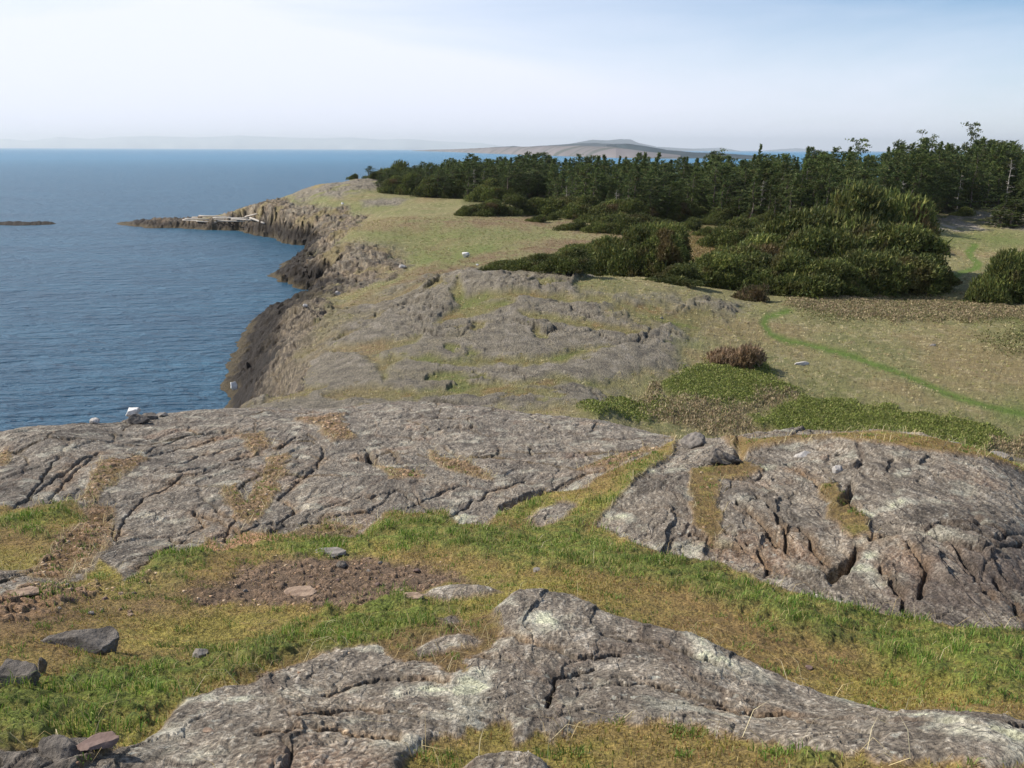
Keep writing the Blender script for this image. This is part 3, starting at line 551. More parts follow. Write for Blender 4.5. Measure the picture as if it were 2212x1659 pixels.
# ---------------------------------------------------------------- mesh helpers
def mesh_np(name, V, F, cols=None, attrs=None, smooth=True):
    "F: list of integer arrays (m,k)"
    me = bpy.data.meshes.new(name)
    V = np.ascontiguousarray(V, dtype=f32)
    me.vertices.add(len(V)); me.vertices.foreach_set('co', V.ravel())
    nl = sum(f.size for f in F); npoly = sum(len(f) for f in F)
    me.loops.add(nl); me.loops.foreach_set('vertex_index', np.concatenate([f.ravel() for f in F]).astype(np.int32))
    me.polygons.add(npoly)
    tot = np.concatenate([np.full(len(f), f.shape[1], np.int32) for f in F]); st = np.concatenate([[0], np.cumsum(tot)[:-1]]).astype(np.int32)
    me.polygons.foreach_set('loop_start', st)
    try: me.polygons.foreach_set('loop_total', tot)
    except Exception: pass
    if smooth: me.polygons.foreach_set('use_smooth', np.ones(npoly, bool))
    if cols is not None:
        a = me.color_attributes.new('Col', 'FLOAT_COLOR', 'POINT')
        c = np.ones((len(V), 4), f32); c[:, :3] = cols; a.data.foreach_set('color', c.ravel())
    for k_, v_ in (attrs or {}).items():
        a = me.attributes.new(k_, 'FLOAT', 'POINT'); a.data.foreach_set('value', np.asarray(v_, f32).ravel())
    me.update(calc_edges=True); me.validate(verbose=False)
    return me
def add(name, me, mat=None, parent=None, loc=None):
    o = bpy.data.objects.new(name, me); COL.objects.link(o)
    if mat is not None and me is not None and not me.materials: me.materials.append(mat)
    if parent is not None: o.parent = parent
    if loc is not None: o.location = loc
    return o
def tag(o, label=None, cat=None, group=None, kind=None):
    for k_, v_ in (('label', label), ('category', cat), ('group', group), ('kind', kind)):
        if v_: o[k_] = v_
    return o
# ---------------------------------------------------------------- materials
def newmat(name):
    m = bpy.data.materials.new(name); m.use_nodes = True; nt = m.node_tree; nt.nodes.clear()
    out = N(nt, 'ShaderNodeOutputMaterial'); b = N(nt, 'ShaderNodeBsdfPrincipled'); L(nt, b.outputs[0], out.inputs['Surface'])
    b.inputs['Specular IOR Level'].default_value = .25; b.inputs['Roughness'].default_value = .9
    return m, nt, b
def vcol(nt): 
    a = N(nt, 'ShaderNodeAttribute'); a.attribute_name = 'Col'; return a.outputs['Color']
def fattr(nt, n):
    a = N(nt, 'ShaderNodeAttribute'); a.attribute_name = n; return a.outputs['Fac']
def noise(nt, vec, sc, det=8, rough=.6, dist=0.):
    n = N(nt, 'ShaderNodeTexNoise', i_Scale=sc, i_Detail=det, i_Roughness=rough, i_Distortion=dist); L(nt, vec, n.inputs['Vector']); return n.outputs['Fac']
def mrange(nt, v, a, b, c, d):
    n = N(nt, 'ShaderNodeMapRange', i_From_Min=a, i_From_Max=b, i_To_Min=c, i_To_Max=d); L(nt, v, n.inputs['Value']); return n.outputs[0]
def mth(nt, op, a, b, clamp=False):
    n = N(nt, 'ShaderNodeMath', operation=op, use_clamp=clamp)
    for i, v in enumerate((a, b)):
        if isinstance(v, (int, float)): n.inputs[i].default_value = v
        else: L(nt, v, n.inputs[i])
    return n.outputs[0]
def mcol(nt, f, a, b, blend='MIX'):
    n = N(nt, 'ShaderNodeMix', data_type='RGBA', blend_type=blend)
    for k_, v in (('Factor', f), ('A', a), ('B', b)):
        if isinstance(v, (int, float)): n.inputs[k_].default_value = v
        elif isinstance(v, tuple): n.inputs[k_].default_value = v
        else: L(nt, v, n.inputs[k_])
    return n.outputs['Result']
def scl(nt, col_, v):
    n = N(nt, 'ShaderNodeVectorMath', operation='SCALE'); L(nt, col_, n.inputs[0]); L(nt, v, n.inputs['Scale']); return n.outputs[0]

def ground_mat():
    m, nt, b = newmat('ground'); g = N(nt, 'ShaderNodeNewGeometry').outputs['Position']
    c = vcol(nt); rk_ = fattr(nt, 'rock'); nr = fattr(nt, 'near')
    mp = N(nt, 'ShaderNodeMapping'); mp.inputs['Scale'].default_value = (1, .28, 1); mp.inputs['Rotation'].default_value = (0, 0, math.radians(-12)); L(nt, g, mp.inputs[0]); gs = mp.outputs[0]
    big_ = noise(nt, g, 1.3, 12, .66); fol = noise(nt, gs, 9, 9, .68, .6); sp = noise(nt, g, 55, 4, .6); md = noise(nt, g, 9, 8, .65)
    v1 = mrange(nt, big_, .3, .7, .78, 1.22); v2 = mrange(nt, fol, .34, .66, .55, 1.45); v3 = mrange(nt, md, .3, .7, .75, 1.28); v4 = mrange(nt, sp, .36, .64, .52, 1.52)
    rockv = mth(nt, 'MULTIPLY', mth(nt, 'MULTIPLY', v1, v2), v4); grassv = mth(nt, 'MULTIPLY', mth(nt, 'MULTIPLY', v1, v3), v4)
    mxv = N(nt, 'ShaderNodeMix', data_type='FLOAT'); L(nt, rk_, mxv.inputs['Factor']); L(nt, grassv, mxv.inputs['A']); L(nt, rockv, mxv.inputs['B'])
    c2 = scl(nt, c, mxv.outputs['Result'])
    # crustose lichen: small pale discs on the near bedrock
    vo = N(nt, 'ShaderNodeTexVoronoi', i_Scale=11.0, i_Randomness=1.0); vo.feature = 'F1'
    wv = N(nt, 'ShaderNodeVectorMath', operation='ADD'); L(nt, g, wv.inputs[0])
    nn = N(nt, 'ShaderNodeTexNoise', i_Scale=20.0, i_Detail=5.0); L(nt, g, nn.inputs['Vector']); ns = N(nt, 'ShaderNodeVectorMath', operation='SCALE'); L(nt, nn.outputs['Color'], ns.inputs[0]); ns.inputs['Scale'].default_value = .09; L(nt, ns.outputs[0], wv.inputs[1])
    L(nt, wv.outputs[0], vo.inputs['Vector'])
    disc = mrange(nt, vo.outputs['Distance'], .24, .14, 0, 1); has = mrange(nt, vo.outputs['Color'], .50, .58, 0, 1)
    pk = mrange(nt, noise(nt, g, .9, 4), .44, .62, .12, 1)
    lf = mth(nt, 'MULTIPLY', mth(nt, 'MULTIPLY', disc, has), mth(nt, 'MULTIPLY', mth(nt, 'MULTIPLY', rk_, pk), mrange(nt, nr, 0, 1, .25, .75)))
    c3 = mcol(nt, lf, c2, (.56, .56, .47, 1))
    # fine dark hairline joints
    v2n = N(nt, 'ShaderNodeTexVoronoi', i_Scale=3.4); v2n.feature = 'DISTANCE_TO_EDGE'
    wv2 = N(nt, 'ShaderNodeVectorMath', operation='ADD'); L(nt, gs, wv2.inputs[0]); ns2 = N(nt, 'ShaderNodeVectorMath', operation='SCALE'); nn2 = N(nt, 'ShaderNodeTexNoise', i_Scale=3.0, i_Detail=6.0); L(nt, gs, nn2.inputs['Vector']); L(nt, nn2.outputs['Color'], ns2.inputs[0]); ns2.inputs['Scale'].default_value = .35; L(nt, ns2.outputs[0], wv2.inputs[1]); L(nt, wv2.outputs[0], v2n.inputs['Vector'])
    hl = mrange(nt, v2n.outputs['Distance'], .0, .03, 1, 0); hk = mth(nt, 'MULTIPLY', mth(nt, 'MULTIPLY', hl, mrange(nt, big_, .45, .6, 0, 1)), mth(nt, 'MULTIPLY', rk_, nr))
    c4 = mcol(nt, mth(nt, 'MULTIPLY', hk, .85), c3, (.055, .045, .038, 1))
    L(nt, c4, b.inputs['Base Color'])
    # relief below the size of the mesh
    h = mth(nt, 'ADD', mth(nt, 'MULTIPLY', fol, 1.2), mth(nt, 'ADD', mth(nt, 'MULTIPLY', big_, 1.5), mth(nt, 'MULTIPLY', md, .8)))
    h = mth(nt, 'ADD', h, mth(nt, 'MULTIPLY', sp, .22)); h = mth(nt, 'SUBTRACT', h, mth(nt, 'MULTIPLY', hk, .25))
    bp = N(nt, 'ShaderNodeBump'); L(nt, h, bp.inputs['Height']); L(nt, mrange(nt, nr, 0, 1, .30, .075), bp.inputs['Distance']); bp.inputs['Strength'].default_value = 1.0
    L(nt, bp.outputs[0], b.inputs['Normal']); L(nt, mrange(nt, rk_, 0, 1, .95, .82), b.inputs['Roughness'])
    return m
GROUND = ground_mat()

def leaf_mat(name, vary=.25, trans=.25):
    m, nt, b = newmat(name); c = vcol(nt); oi = N(nt, 'ShaderNodeObjectInfo').outputs['Random']
    g = N(nt, 'ShaderNodeTexCoord').outputs['Object']
    v = mth(nt, 'MULTIPLY', mrange(nt, oi, 0, 1, 1-vary, 1+vary), mrange(nt, noise(nt, g, 1.4, 3), .3, .7, .75, 1.3))
    L(nt, scl(nt, c, v), b.inputs['Base Color']); b.inputs['Roughness'].default_value = .65; b.inputs['Specular IOR Level'].default_value = .3
    if trans:
        t = N(nt, 'ShaderNodeBsdfTranslucent'); L(nt, scl(nt, c, v), t.inputs['Color']); ms = N(nt, 'ShaderNodeMixShader'); ms.inputs[0].default_value = trans
        L(nt, b.outputs[0], ms.inputs[1]); L(nt, t.outputs[0], ms.inputs[2]); L(nt, ms.outputs[0], nt.nodes['Material Output'].inputs['Surface'])
    return m
GRASS = leaf_mat('grass_blades', 0, .3); NEEDLE = leaf_mat('needles', .25, .22); SHRUB = leaf_mat('shrub_leaves', .1, .2)
def bark_mat():
    m, nt, b = newmat('bark'); g = N(nt, 'ShaderNodeTexCoord').outputs['Object']
    r = N(nt, 'ShaderNodeValToRGB'); L(nt, noise(nt, g, 6, 6), r.inputs[0]); r.color_ramp.elements[0].position = .3; r.color_ramp.elements[0].color = (.05, .04, .032, 1); r.color_ramp.elements[1].position = .7; r.color_ramp.elements[1].color = (.2, .17, .14, 1)
    L(nt, r.outputs[0], b.inputs['Base Color']); return m
BARK = bark_mat()
def two(name, a, b_, sc=5, rough=.9, bump=.02, det=8):
    m, nt, b = newmat(name); g = N(nt, 'ShaderNodeTexCoord').outputs['Object']; n_ = noise(nt, g, sc, det, .65)
    r = N(nt, 'ShaderNodeValToRGB'); L(nt, n_, r.inputs[0]); r.color_ramp.elements[0].position = .32; r.color_ramp.elements[0].color = (*a, 1); r.color_ramp.elements[1].position = .68; r.color_ramp.elements[1].color = (*b_, 1)
    L(nt, r.outputs[0], b.inputs['Base Color']); b.inputs['Roughness'].default_value = rough
    bp = N(nt, 'ShaderNodeBump'); L(nt, n_, bp.inputs['Height']); bp.inputs['Distance'].default_value = bump; L(nt, bp.outputs[0], b.inputs['Normal']); return m
SILVER = two('silvered_wood', (.30, .27, .23), (.55, .51, .45), 4)

# ---------------------------------------------------------------- the land, one object per kind of ground
R_, A_ = NR, NA
idx = (np.arange(R_)[:, None]*A_ + np.arange(A_)[None])
quads = np.stack([idx[:-1, :-1], idx[:-1, 1:], idx[1:, 1:], idx[1:, :-1]], -1).reshape(-1, 4)
kinds = [
 ('turf', 'short mossy turf and soil in the hollow between the near rock domes', .0),
 ('meadow', 'wide dry straw-coloured meadow behind the near rocks', .0),
 ('bedrock_slab', 'grey lichen-spotted bedrock slab in the foreground, tapering to the right', 0),
 ('bedrock_dome', 'long low grey rock dome on the left, cut by diagonal cracks', 0),
 ('bedrock_dome', 'broken grey-brown rock dome on the right with soil-filled gullies', 0),
 ('shale_ledge', 'dark crumbling rock ledge in the lower left corner', 0),
 ('bare_soil', 'reddish brown bare soil patch with pale chips on the turf', 0),
 ('rocky_knoll', 'broad grey rock knoll with grassy gullies in the middle distance', 0),
 ('sea_cliff', 'brown and black sea cliffs and shore rocks along the cove', 0),
 ('rocky_hill', 'low rocky headland hill left of the forest', 0),
 ('pale_outcrop', 'pale rock outcrop in front of the trees at the right edge', 0),
 ('footpath', 'narrow bright green mown footpath winding across the dry meadow', 0),
 ('rocky_islet', 'low dark rocky islet off the point at the left edge', 0),
 ('seabed', 'seabed under the cove', 0)]
lab = np.where(RR < 34, 0, 1)
lab = np.where((RR < 34) & (np.maximum(dirt, dirtL*.8) > .5), 6, lab)
lab = np.where((Mshale > .5) & (RR < 34), 5, lab); lab = np.where((Mfront > .5) & (RR < 34), 2, lab); lab = np.where((Mleft > .5) & (RR < 34), 3, lab); lab = np.where((Mright > .5) & (RR < 34), 4, lab)
lab = np.where((RR < 34) & (RR > 26), np.where(AZ < math.radians(7), 3, 4), lab)
lab = np.where((RR >= 34) & (knoll_all > .5), 7, lab); lab = np.where((RR >= 34) & (Mcliff > .5), 8, lab); lab = np.where(hillrock > .5, 9, lab); lab = np.where(palerock > .5, 10, lab); lab = np.where((path > .5) & (RR > 34), 11, lab)
lab = np.where(di > -3, 12, lab); lab = np.where((Z < -.3) & (di < -3), 13, lab)
fl = lab[:-1, :-1].ravel(); VV = np.stack([X.ravel(), Y.ravel(), Z.ravel()], 1); CC = col.reshape(-1, 3)
nearf = near.ravel()
for k_, (nm, lb, _) in enumerate(kinds):
    q = quads[fl == k_]
    if not len(q): print('empty', nm); continue
    u, inv = np.unique(q, return_inverse=True)
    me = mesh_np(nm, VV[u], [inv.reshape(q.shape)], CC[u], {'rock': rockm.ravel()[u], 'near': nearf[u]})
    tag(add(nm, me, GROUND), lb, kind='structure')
del quads, CC
def H(x, y):
    "height of the land"
    x = np.asarray(x, float); y = np.asarray(y, float)
    a = np.arctan2(x, y); lr = np.log(np.hypot(x, y))
    i = np.clip(np.searchsorted(aa, a)-1, 0, NA-2); j = np.clip(np.searchsorted(lrr, lr)-1, 0, NR-2)
    u = np.clip((a-aa[i])/(aa[i+1]-aa[i]), 0, 1); v = np.clip((lr-lrr[j])/(lrr[j+1]-lrr[j]), 0, 1)
    return (Z[j, i]*(1-u)+Z[j, i+1]*u)*(1-v) + (Z[j+1, i]*(1-u)+Z[j+1, i+1]*u)*v
def at(x, y, rmin=1.8, rmax=640):
    "what is seen at picture point (x, y) -> a point on the finished land"
    a, t = azt(x, y); lr = np.linspace(math.log(rmin), math.log(rmax), 6000); r = np.exp(lr)
    h = H(r*math.sin(a), r*math.cos(a)); tt = (CAMZ-h)/r; ok = np.nonzero(tt <= t)[0]
    k_ = ok[0] if len(ok) else int(np.argmin(tt)); return Vector((r[k_]*math.sin(a), r[k_]*math.cos(a), h[k_]))

# ---------------------------------------------------------------- sea
def water_mat():
    m, nt, b = newmat('sea_water'); g = N(nt, 'ShaderNodeNewGeometry').outputs['Position']
    def mp(sx, sy, rz):
        q = N(nt, 'ShaderNodeMapping'); q.inputs['Scale'].default_value = (sx, sy, 1); q.inputs['Rotation'].default_value = (0, 0, math.radians(rz)); L(nt, g, q.inputs[0]); return q.outputs[0]
    w1 = noise(nt, mp(.16, .42, 14), 1.0, 5, .55, .5); w2 = noise(nt, mp(.5, 1.3, -8), 1.0, 5, .6, .4); w3 = noise(nt, mp(.02, .05, 5), 1.0, 4, .6)
    h = mth(nt, 'ADD', mth(nt, 'MULTIPLY', w1, 1.5), mth(nt, 'MULTIPLY', w2, .55))
    bp = N(nt, 'ShaderNodeBump'); L(nt, h, bp.inputs['Height']); bp.inputs['Distance'].default_value = 2.2; bp.inputs['Strength'].default_value = 1
    L(nt, bp.outputs[0], b.inputs['Normal'])
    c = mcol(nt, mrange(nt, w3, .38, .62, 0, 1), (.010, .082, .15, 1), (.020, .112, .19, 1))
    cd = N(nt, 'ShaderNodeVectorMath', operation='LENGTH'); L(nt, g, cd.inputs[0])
    # base colour turns to a paler blue with distance from the viewer
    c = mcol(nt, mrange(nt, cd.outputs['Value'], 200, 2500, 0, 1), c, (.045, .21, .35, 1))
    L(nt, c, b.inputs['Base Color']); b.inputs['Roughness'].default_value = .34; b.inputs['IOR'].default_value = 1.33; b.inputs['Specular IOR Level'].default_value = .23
    return m
ra = np.concatenate([[20], np.geomspace(30, 60000, 90)]); ta = np.radians(np.linspace(-75, 75, 120))
RA, TTA = np.meshgrid(ra, ta, indexing='ij'); wi = np.arange(RA.size).reshape(RA.shape)
wq = np.stack([wi[:-1, :-1], wi[:-1, 1:], wi[1:, 1:], wi[1:, :-1]], -1).reshape(-1, 4)
wm = mesh_np('sea', np.stack([(RA*np.sin(TTA)).ravel(), (RA*np.cos(TTA)).ravel(), np.zeros(RA.size)], 1), [wq])
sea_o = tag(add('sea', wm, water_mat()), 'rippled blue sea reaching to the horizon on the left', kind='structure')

# ---------------------------------------------------------------- far shores
def ridge(name, label, prof, cols, seed, dk_=.16, rough_=.06, basez=-1, nx=600, ny=40):
    "prof: (x, y of the skyline, y of the waterline) as seen; a hill of real depth standing on the far water"
    av, dv, hv = [], [], []
    for x, y, yb in prof:
        a, t = azt(x, yb); d = CAMZ/max(t, 4e-4); dc = d*(1+dk_); a2_, t2 = azt(x, y); av.append(a); dv.append(dc); hv.append(CAMZ-t2*dc)
    A1 = np.linspace(av[0], av[-1], nx); Hh = np.interp(A1, av, hv)[:, None]; Dc = np.interp(A1, av, dv)[:, None]
    a2, d2_ = np.meshgrid(A1, np.linspace(-1, 1, ny), indexing='ij')
    dep = Dc*dk_; rr_ = Dc+d2_*dep*(1+.15*fbm(a2*30, d2_*0+seed, 2, seed)); u_ = a2*Dc
    xx = rr_*np.sin(a2); yy = rr_*np.cos(a2); sc_ = dep.mean()
    zz = basez+(Hh-basez)*np.cos(d2_*np.pi/2)**.7*(1+rough_*fbm(u_/(sc_*.3), rr_/(sc_*.3), 5, seed)); zz = np.maximum(zz, basez)
    i = np.arange(a2.size).reshape(a2.shape); q = np.stack([i[:-1, :-1], i[1:, :-1], i[1:, 1:], i[:-1, 1:]], -1).reshape(-1, 4)
    n_ = fbm(u_/(sc_*.2), rr_/(sc_*.4), 5, seed+5)[..., None]; c = mix(np.array(cols[0]), np.array(cols[1]), sst(-.25, .25, n_))
    if len(cols) > 2: c = mix(c, np.array(cols[2]), sst(.08, .2, fbm(u_/(sc_*.6), rr_/(sc_*.2), 4, seed+9)[..., None]))
    me = mesh_np(name, np.stack([xx.ravel(), yy.ravel(), zz.ravel()], 1), [q], c.reshape(-1, 3))
    return tag(add(name, me, FARM), label, kind='structure')
FARM, _nt, _b = newmat('far_land'); L(_nt, vcol(_nt), _b.inputs['Base Color'])
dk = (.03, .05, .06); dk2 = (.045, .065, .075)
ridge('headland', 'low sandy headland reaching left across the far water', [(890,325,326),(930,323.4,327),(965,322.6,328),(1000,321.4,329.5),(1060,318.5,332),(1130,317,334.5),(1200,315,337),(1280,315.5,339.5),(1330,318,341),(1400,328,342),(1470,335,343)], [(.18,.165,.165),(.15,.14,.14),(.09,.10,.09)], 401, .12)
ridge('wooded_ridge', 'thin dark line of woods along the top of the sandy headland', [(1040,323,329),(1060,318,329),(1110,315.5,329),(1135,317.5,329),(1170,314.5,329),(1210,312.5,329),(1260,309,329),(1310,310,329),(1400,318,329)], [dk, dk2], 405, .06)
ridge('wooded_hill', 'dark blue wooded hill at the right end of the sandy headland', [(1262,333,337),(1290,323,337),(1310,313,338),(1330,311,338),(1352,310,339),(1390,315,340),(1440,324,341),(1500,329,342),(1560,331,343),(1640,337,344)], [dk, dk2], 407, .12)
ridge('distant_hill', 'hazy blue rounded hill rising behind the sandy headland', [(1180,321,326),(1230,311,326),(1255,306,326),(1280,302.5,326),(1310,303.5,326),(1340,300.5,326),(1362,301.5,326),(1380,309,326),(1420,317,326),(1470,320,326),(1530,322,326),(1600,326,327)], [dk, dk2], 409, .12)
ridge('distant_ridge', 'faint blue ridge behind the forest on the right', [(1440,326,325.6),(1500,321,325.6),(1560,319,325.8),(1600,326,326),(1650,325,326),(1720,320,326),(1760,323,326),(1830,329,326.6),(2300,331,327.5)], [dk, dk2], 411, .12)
ridge('mountain_range', 'very faint pale blue mountain range along the left horizon', [(x, y, 321.2+.004*(x-900)) for x, y in [(-60,303),(20,300),(60,304),(130,296),(200,300),(260,295),(330,294),(420,297),(520,293),(600,296),(680,299),(760,297),(830,302),(880,300),(960,306),(1040,309),(1100,318),(1160,323)]], [(.36,.44,.48), (.42,.49,.52)], 413, .08, rough_=.03)  # range colour lightened, so part of the haze is in its albedo
# ---------------------------------------------------------------- air
def haze():
    me = bpy.data.meshes.new('haze'); s = 50000; z0, z1 = -5.5, 560
    v = [(x, y, z) for z in (z0, z1) for x, y in ((-s, -3000), (s, -3000), (s, s), (-s, s))]
    me.from_pydata(v, [], [(3,2,1,0), (4,5,6,7), (0,1,5,4), (1,2,6,5), (2,3,7,6), (3,0,4,7)]); me.update()
    m = bpy.data.materials.new('haze'); m.use_nodes = True; nt = m.node_tree; nt.nodes.clear(); out = N(nt, 'ShaderNodeOutputMaterial'); p = N(nt, 'ShaderNodeVolumePrincipled')
    p.inputs['Color'].default_value = (.86, .95, 1.0, 1); p.inputs['Density'].default_value = 3.2e-5; p.inputs['Anisotropy'].default_value = .25
    L(nt, p.outputs[0], out.inputs['Volume']); tag(add('haze', me, m), 'thin pale blue sea haze over the whole view', kind='stuff')
haze()
# ---------------------------------------------------------------- grass and ground cover
DA = np.diff(aa)[None, :]*.5*(rr[1:]**2-rr[:-1]**2)[:, None]      # area of each cell
def scatter(dens, rmax=1e9, rmin=0, seed=0, amin=-37, amax=37):
    "dens: plants per square metre on the grid -> points and their cell (u, v)"
    rg = np.random.default_rng(seed)
    c0, c1 = np.searchsorted(aa, [math.radians(amin), math.radians(amax)]); r0, r1 = np.searchsorted(rr, [rmin, rmax]); r1 = min(r1, NR-1)
    e = (dens[r0:r1, c0:c1]*DA[r0:r1, c0:c1]).astype(np.float64); cs = np.cumsum(e.ravel()); n_ = int(cs[-1])
    if n_ < 1: return np.zeros((0, 3)), np.zeros((0, 2), int)
    k_ = np.searchsorted(cs, rg.random(n_)*cs[-1]); k_ = np.minimum(k_, e.size-1)
    j = k_//(c1-c0)+r0; i = k_ % (c1-c0)+c0; u = rg.random(n_); v = rg.random(n_)
    x = (X[j, i]*(1-u)+X[j, i+1]*u)*(1-v)+(X[j+1, i]*(1-u)+X[j+1, i+1]*u)*v
    y = (Y[j, i]*(1-u)+Y[j, i+1]*u)*(1-v)+(Y[j+1, i]*(1-u)+Y[j+1, i+1]*u)*v
    z = (Z[j, i]*(1-u)+Z[j, i+1]*u)*(1-v)+(Z[j+1, i]*(1-u)+Z[j+1, i+1]*u)*v
    return np.stack([x, y, z], 1), np.stack([j, i], 1)
def blades(name, P, h, w, lean, cols, seed, mat, az=None, bend=.5, label=None):
    rg = np.random.default_rng(seed); n_ = len(P)
    th = rg.random(n_)*2*np.pi if az is None else az + rg.normal(0, .9, n_)
    ph = rg.random(n_)*np.pi
    d = np.stack([np.cos(th), np.sin(th), np.zeros(n_)], 1); s_ = np.stack([np.cos(ph), np.sin(ph), np.zeros(n_)], 1)
    h = h[:, None]; w = w[:, None]; ln = (lean*rg.uniform(.3, 1.3, n_))[:, None]; up = np.array([0, 0, 1.])
    b0 = P - up*.01; m_ = P + up*h*.55 + d*ln*h*.35; t = P + up*h*(1-.35*ln) + d*ln*h
    Vv = np.stack([b0-s_*w*.5, b0+s_*w*.5, m_+s_*w*.42, m_-s_*w*.42, t], 1).reshape(-1, 3)
    i = np.arange(n_)[:, None]*5
    me = mesh_np(name, Vv, [i+np.array([[0, 1, 2, 3]]), i+np.array([[3, 2, 4]])], np.repeat(cols, 5, 0))
    o = add(name, me, mat); return tag(o, label, kind='stuff')
def pick(n_, pal, seed, j=.18):
    rg = np.random.default_rng(seed); p = np.array(pal); c = p[rg.integers(0, len(p), n_)]
    return np.clip(c*rg.uniform(1-j, 1+j, (n_, 1)), 0.004, .9)
clump = sst(-.1, .35, sub(lambda x, y: fbm(x/.35, y/.35, 3, 501)))
soft_ = (1-rockN)*near
# lush tussocks
dl = lush*soft_*(.12+1.0*clump)
P, ji = scatter(dl*np.clip(9/RR, .5, 2.2)*2300, 20, 2.2, 1); n_ = len(P); rg = np.random.default_rng(2); hh = (.022+.042*clump[ji[:, 0], ji[:, 1]])*rg.uniform(.5, 1.4, n_)
rd = np.hypot(P[:, 0], P[:, 1])
blades('lush_grass', P, hh, np.maximum(.004, rd*.0007), .75, pick(n_, [C(88,124,42), C(112,140,54), C(74,106,38), C(150,164,86), C(126,132,62), C(170,158,106)], 3), 4, GRASS, label='bright green grass tussocks along the foot of the rock domes'); print('lush', n_)
dm = (1-lush*.8)*soft_*(1-.92*np.clip(dirt+dirtL+dirtM*.7, 0, 1))*(1-.75*np.clip(soil_in_rock, 0, 1))*(.15+.85*sst(-.2, .3, sub(lambda x, y: fbm(x/.8, y/.8, 4, 511))))
P, ji = scatter(dm*np.clip(9/RR, .5, 2.0)*1500, 20, 2.2, 5); n_ = len(P); rg = np.random.default_rng(6); rd = np.hypot(P[:, 0], P[:, 1])
blades('short_turf', P, rg.uniform(.008, .026, n_), np.maximum(.004, rd*.0007), .8, pick(n_, [C(136,120,58), C(118,126,50), C(156,134,76), C(130,94,56), C(146,136,66), C(172,154,104)], 7), 8, GRASS, label='short yellowish green and brown turf of the hollow'); print('turf', n_)
# scattered green tufts in the turf
tf = sst(.22, .34, sub(lambda x, y: fbm(x/.22, y/.22, 3, 515)))*(1-np.clip(dirt, 0, 1))*soft_*sst(.1, -.2, lush-.6)
P, ji = scatter(tf*2600*np.clip(7/RR, .5, 2), 14, 2.2, 9); n_ = len(P); rg = np.random.default_rng(10); rd = np.hypot(P[:, 0], P[:, 1])
blades('grass_tufts', P, rg.uniform(.015, .045, n_), np.maximum(.004, rd*.0007), .9, pick(n_, [C(84,116,40), C(106,132,52), C(130,140,76)], 11), 12, GRASS, label='scattered small green tufts in the brown turf')
# bleached stalks at the rims of the rocks
rim = sst(.02, .2, rockN*(1-rockN)*4)*near + .25*lush*clump*soft_
P, ji = scatter(rim*170*np.clip(9/RR, .4, 1.5), 18, 2.2, 13); n_ = len(P); rg = np.random.default_rng(14); rd = np.hypot(P[:, 0], P[:, 1])
blades('dry_stalks', P, rg.uniform(.05, .16, n_), np.maximum(.003, rd*.00045), 1.6, pick(n_, [C(196,180,134), C(176,156,110), C(206,194,156)], 15), 16, GRASS, label='bleached dry grass stalks along the rims of the near rocks')
# brown leaf litter and chips in the pockets of the left dome
lt = np.clip(holes*.55+dirtL*.5+dirtL2*.6+dirt*.35+pinkish*.4+Mshale*.3+soilA*.15, 0, 1)*near
P, ji = scatter(lt*150*np.clip(12/RR, .4, 2), 26, 2.2, 17); n_ = len(P); rg = np.random.default_rng(18); rd = np.hypot(P[:, 0], P[:, 1])
sz = np.maximum(.005, rd*.0009)*rg.uniform(.6, 2.4, n_)**1.3
an = rg.random(n_)*2*np.pi; cor = []
for q_ in range(4):
    a_ = an+q_*np.pi/2+rg.uniform(-.4, .4, n_); r_ = sz*rg.uniform(.6, 1.2, n_)
    cor.append(P+np.stack([np.cos(a_)*r_, np.sin(a_)*r_*.8, .3*sz*rg.uniform(.1, 1.2, n_)], 1))
top = np.stack(cor, 1); bot = top-np.array([0, 0, 1.])*(.5*sz+.004)[:, None, None]
Vv = np.concatenate([top, bot], 1).reshape(-1, 3); i8 = np.arange(n_)[:, None]*8
F_ = np.concatenate([i8+np.array([[0, 1, 2, 3]])]+[i8+np.array([[a_, a_+4, (a_+1) % 4+4, (a_+1) % 4]]) for a_ in range(4)], 0)
me = mesh_np('stone_chips', Vv, [F_], np.repeat(pick(n_, [C(150,122,98), C(166,138,110), C(124,100,80), C(112,96,82), C(184,162,134)], 19), 8, 0), smooth=False)
DRY, _nt, _b = newmat('stone_chip'); L(_nt, scl(_nt, vcol(_nt), mrange(_nt, noise(_nt, N(_nt, 'ShaderNodeNewGeometry').outputs['Position'], 60), .3, .7, .8, 1.2)), _b.inputs['Base Color'])
tag(add('stone_chips', me, DRY), 'small brown and tan rock chips strewn over the bare soil and in the cracks', kind='stuff'); print('chips', n_)
# meadow tussocks
mead = far*(1-mR)*(1-path)*(1-heath)*(1-forest_floor)*(dco > 2)*(1-.5*greenp)
P, ji = scatter(mead*np.clip(1.6-RR/220, .35, 1.3)*3.2*(.25+sst(-.1, .3, n2)), 230, 42, 21); n_ = len(P); rg = np.random.default_rng(22); rd = np.hypot(P[:, 0], P[:, 1])
kk = 5
P5 = np.repeat(P, kk, 0); P5[:, :2] += rg.normal(0, .10, (len(P5), 2)); nn = len(P5); cc5 = np.repeat(pick(n_, [C(180,168,126), C(166,156,108), C(194,182,142), C(148,148,92), C(154,138,100)], 23), kk, 0)
gr = greenp[ji[:, 0], ji[:, 1]]; cc5 = mix(cc5, C(124,138,76), np.repeat(gr, kk)[:, None]*.6); pu = purp[ji[:, 0], ji[:, 1]]; cc5 = mix(cc5, C(146,122,98), np.repeat(pu, kk)[:, None]*.7)
blades('dry_meadow_grass', P5, rg.uniform(.05, .17, nn), np.maximum(.03, np.repeat(rd, kk)*.0007), .9, cc5, 24, GRASS, az=math.radians(-30), label='dry straw-coloured tussock grass of the wide meadow'); print('meadow', nn)
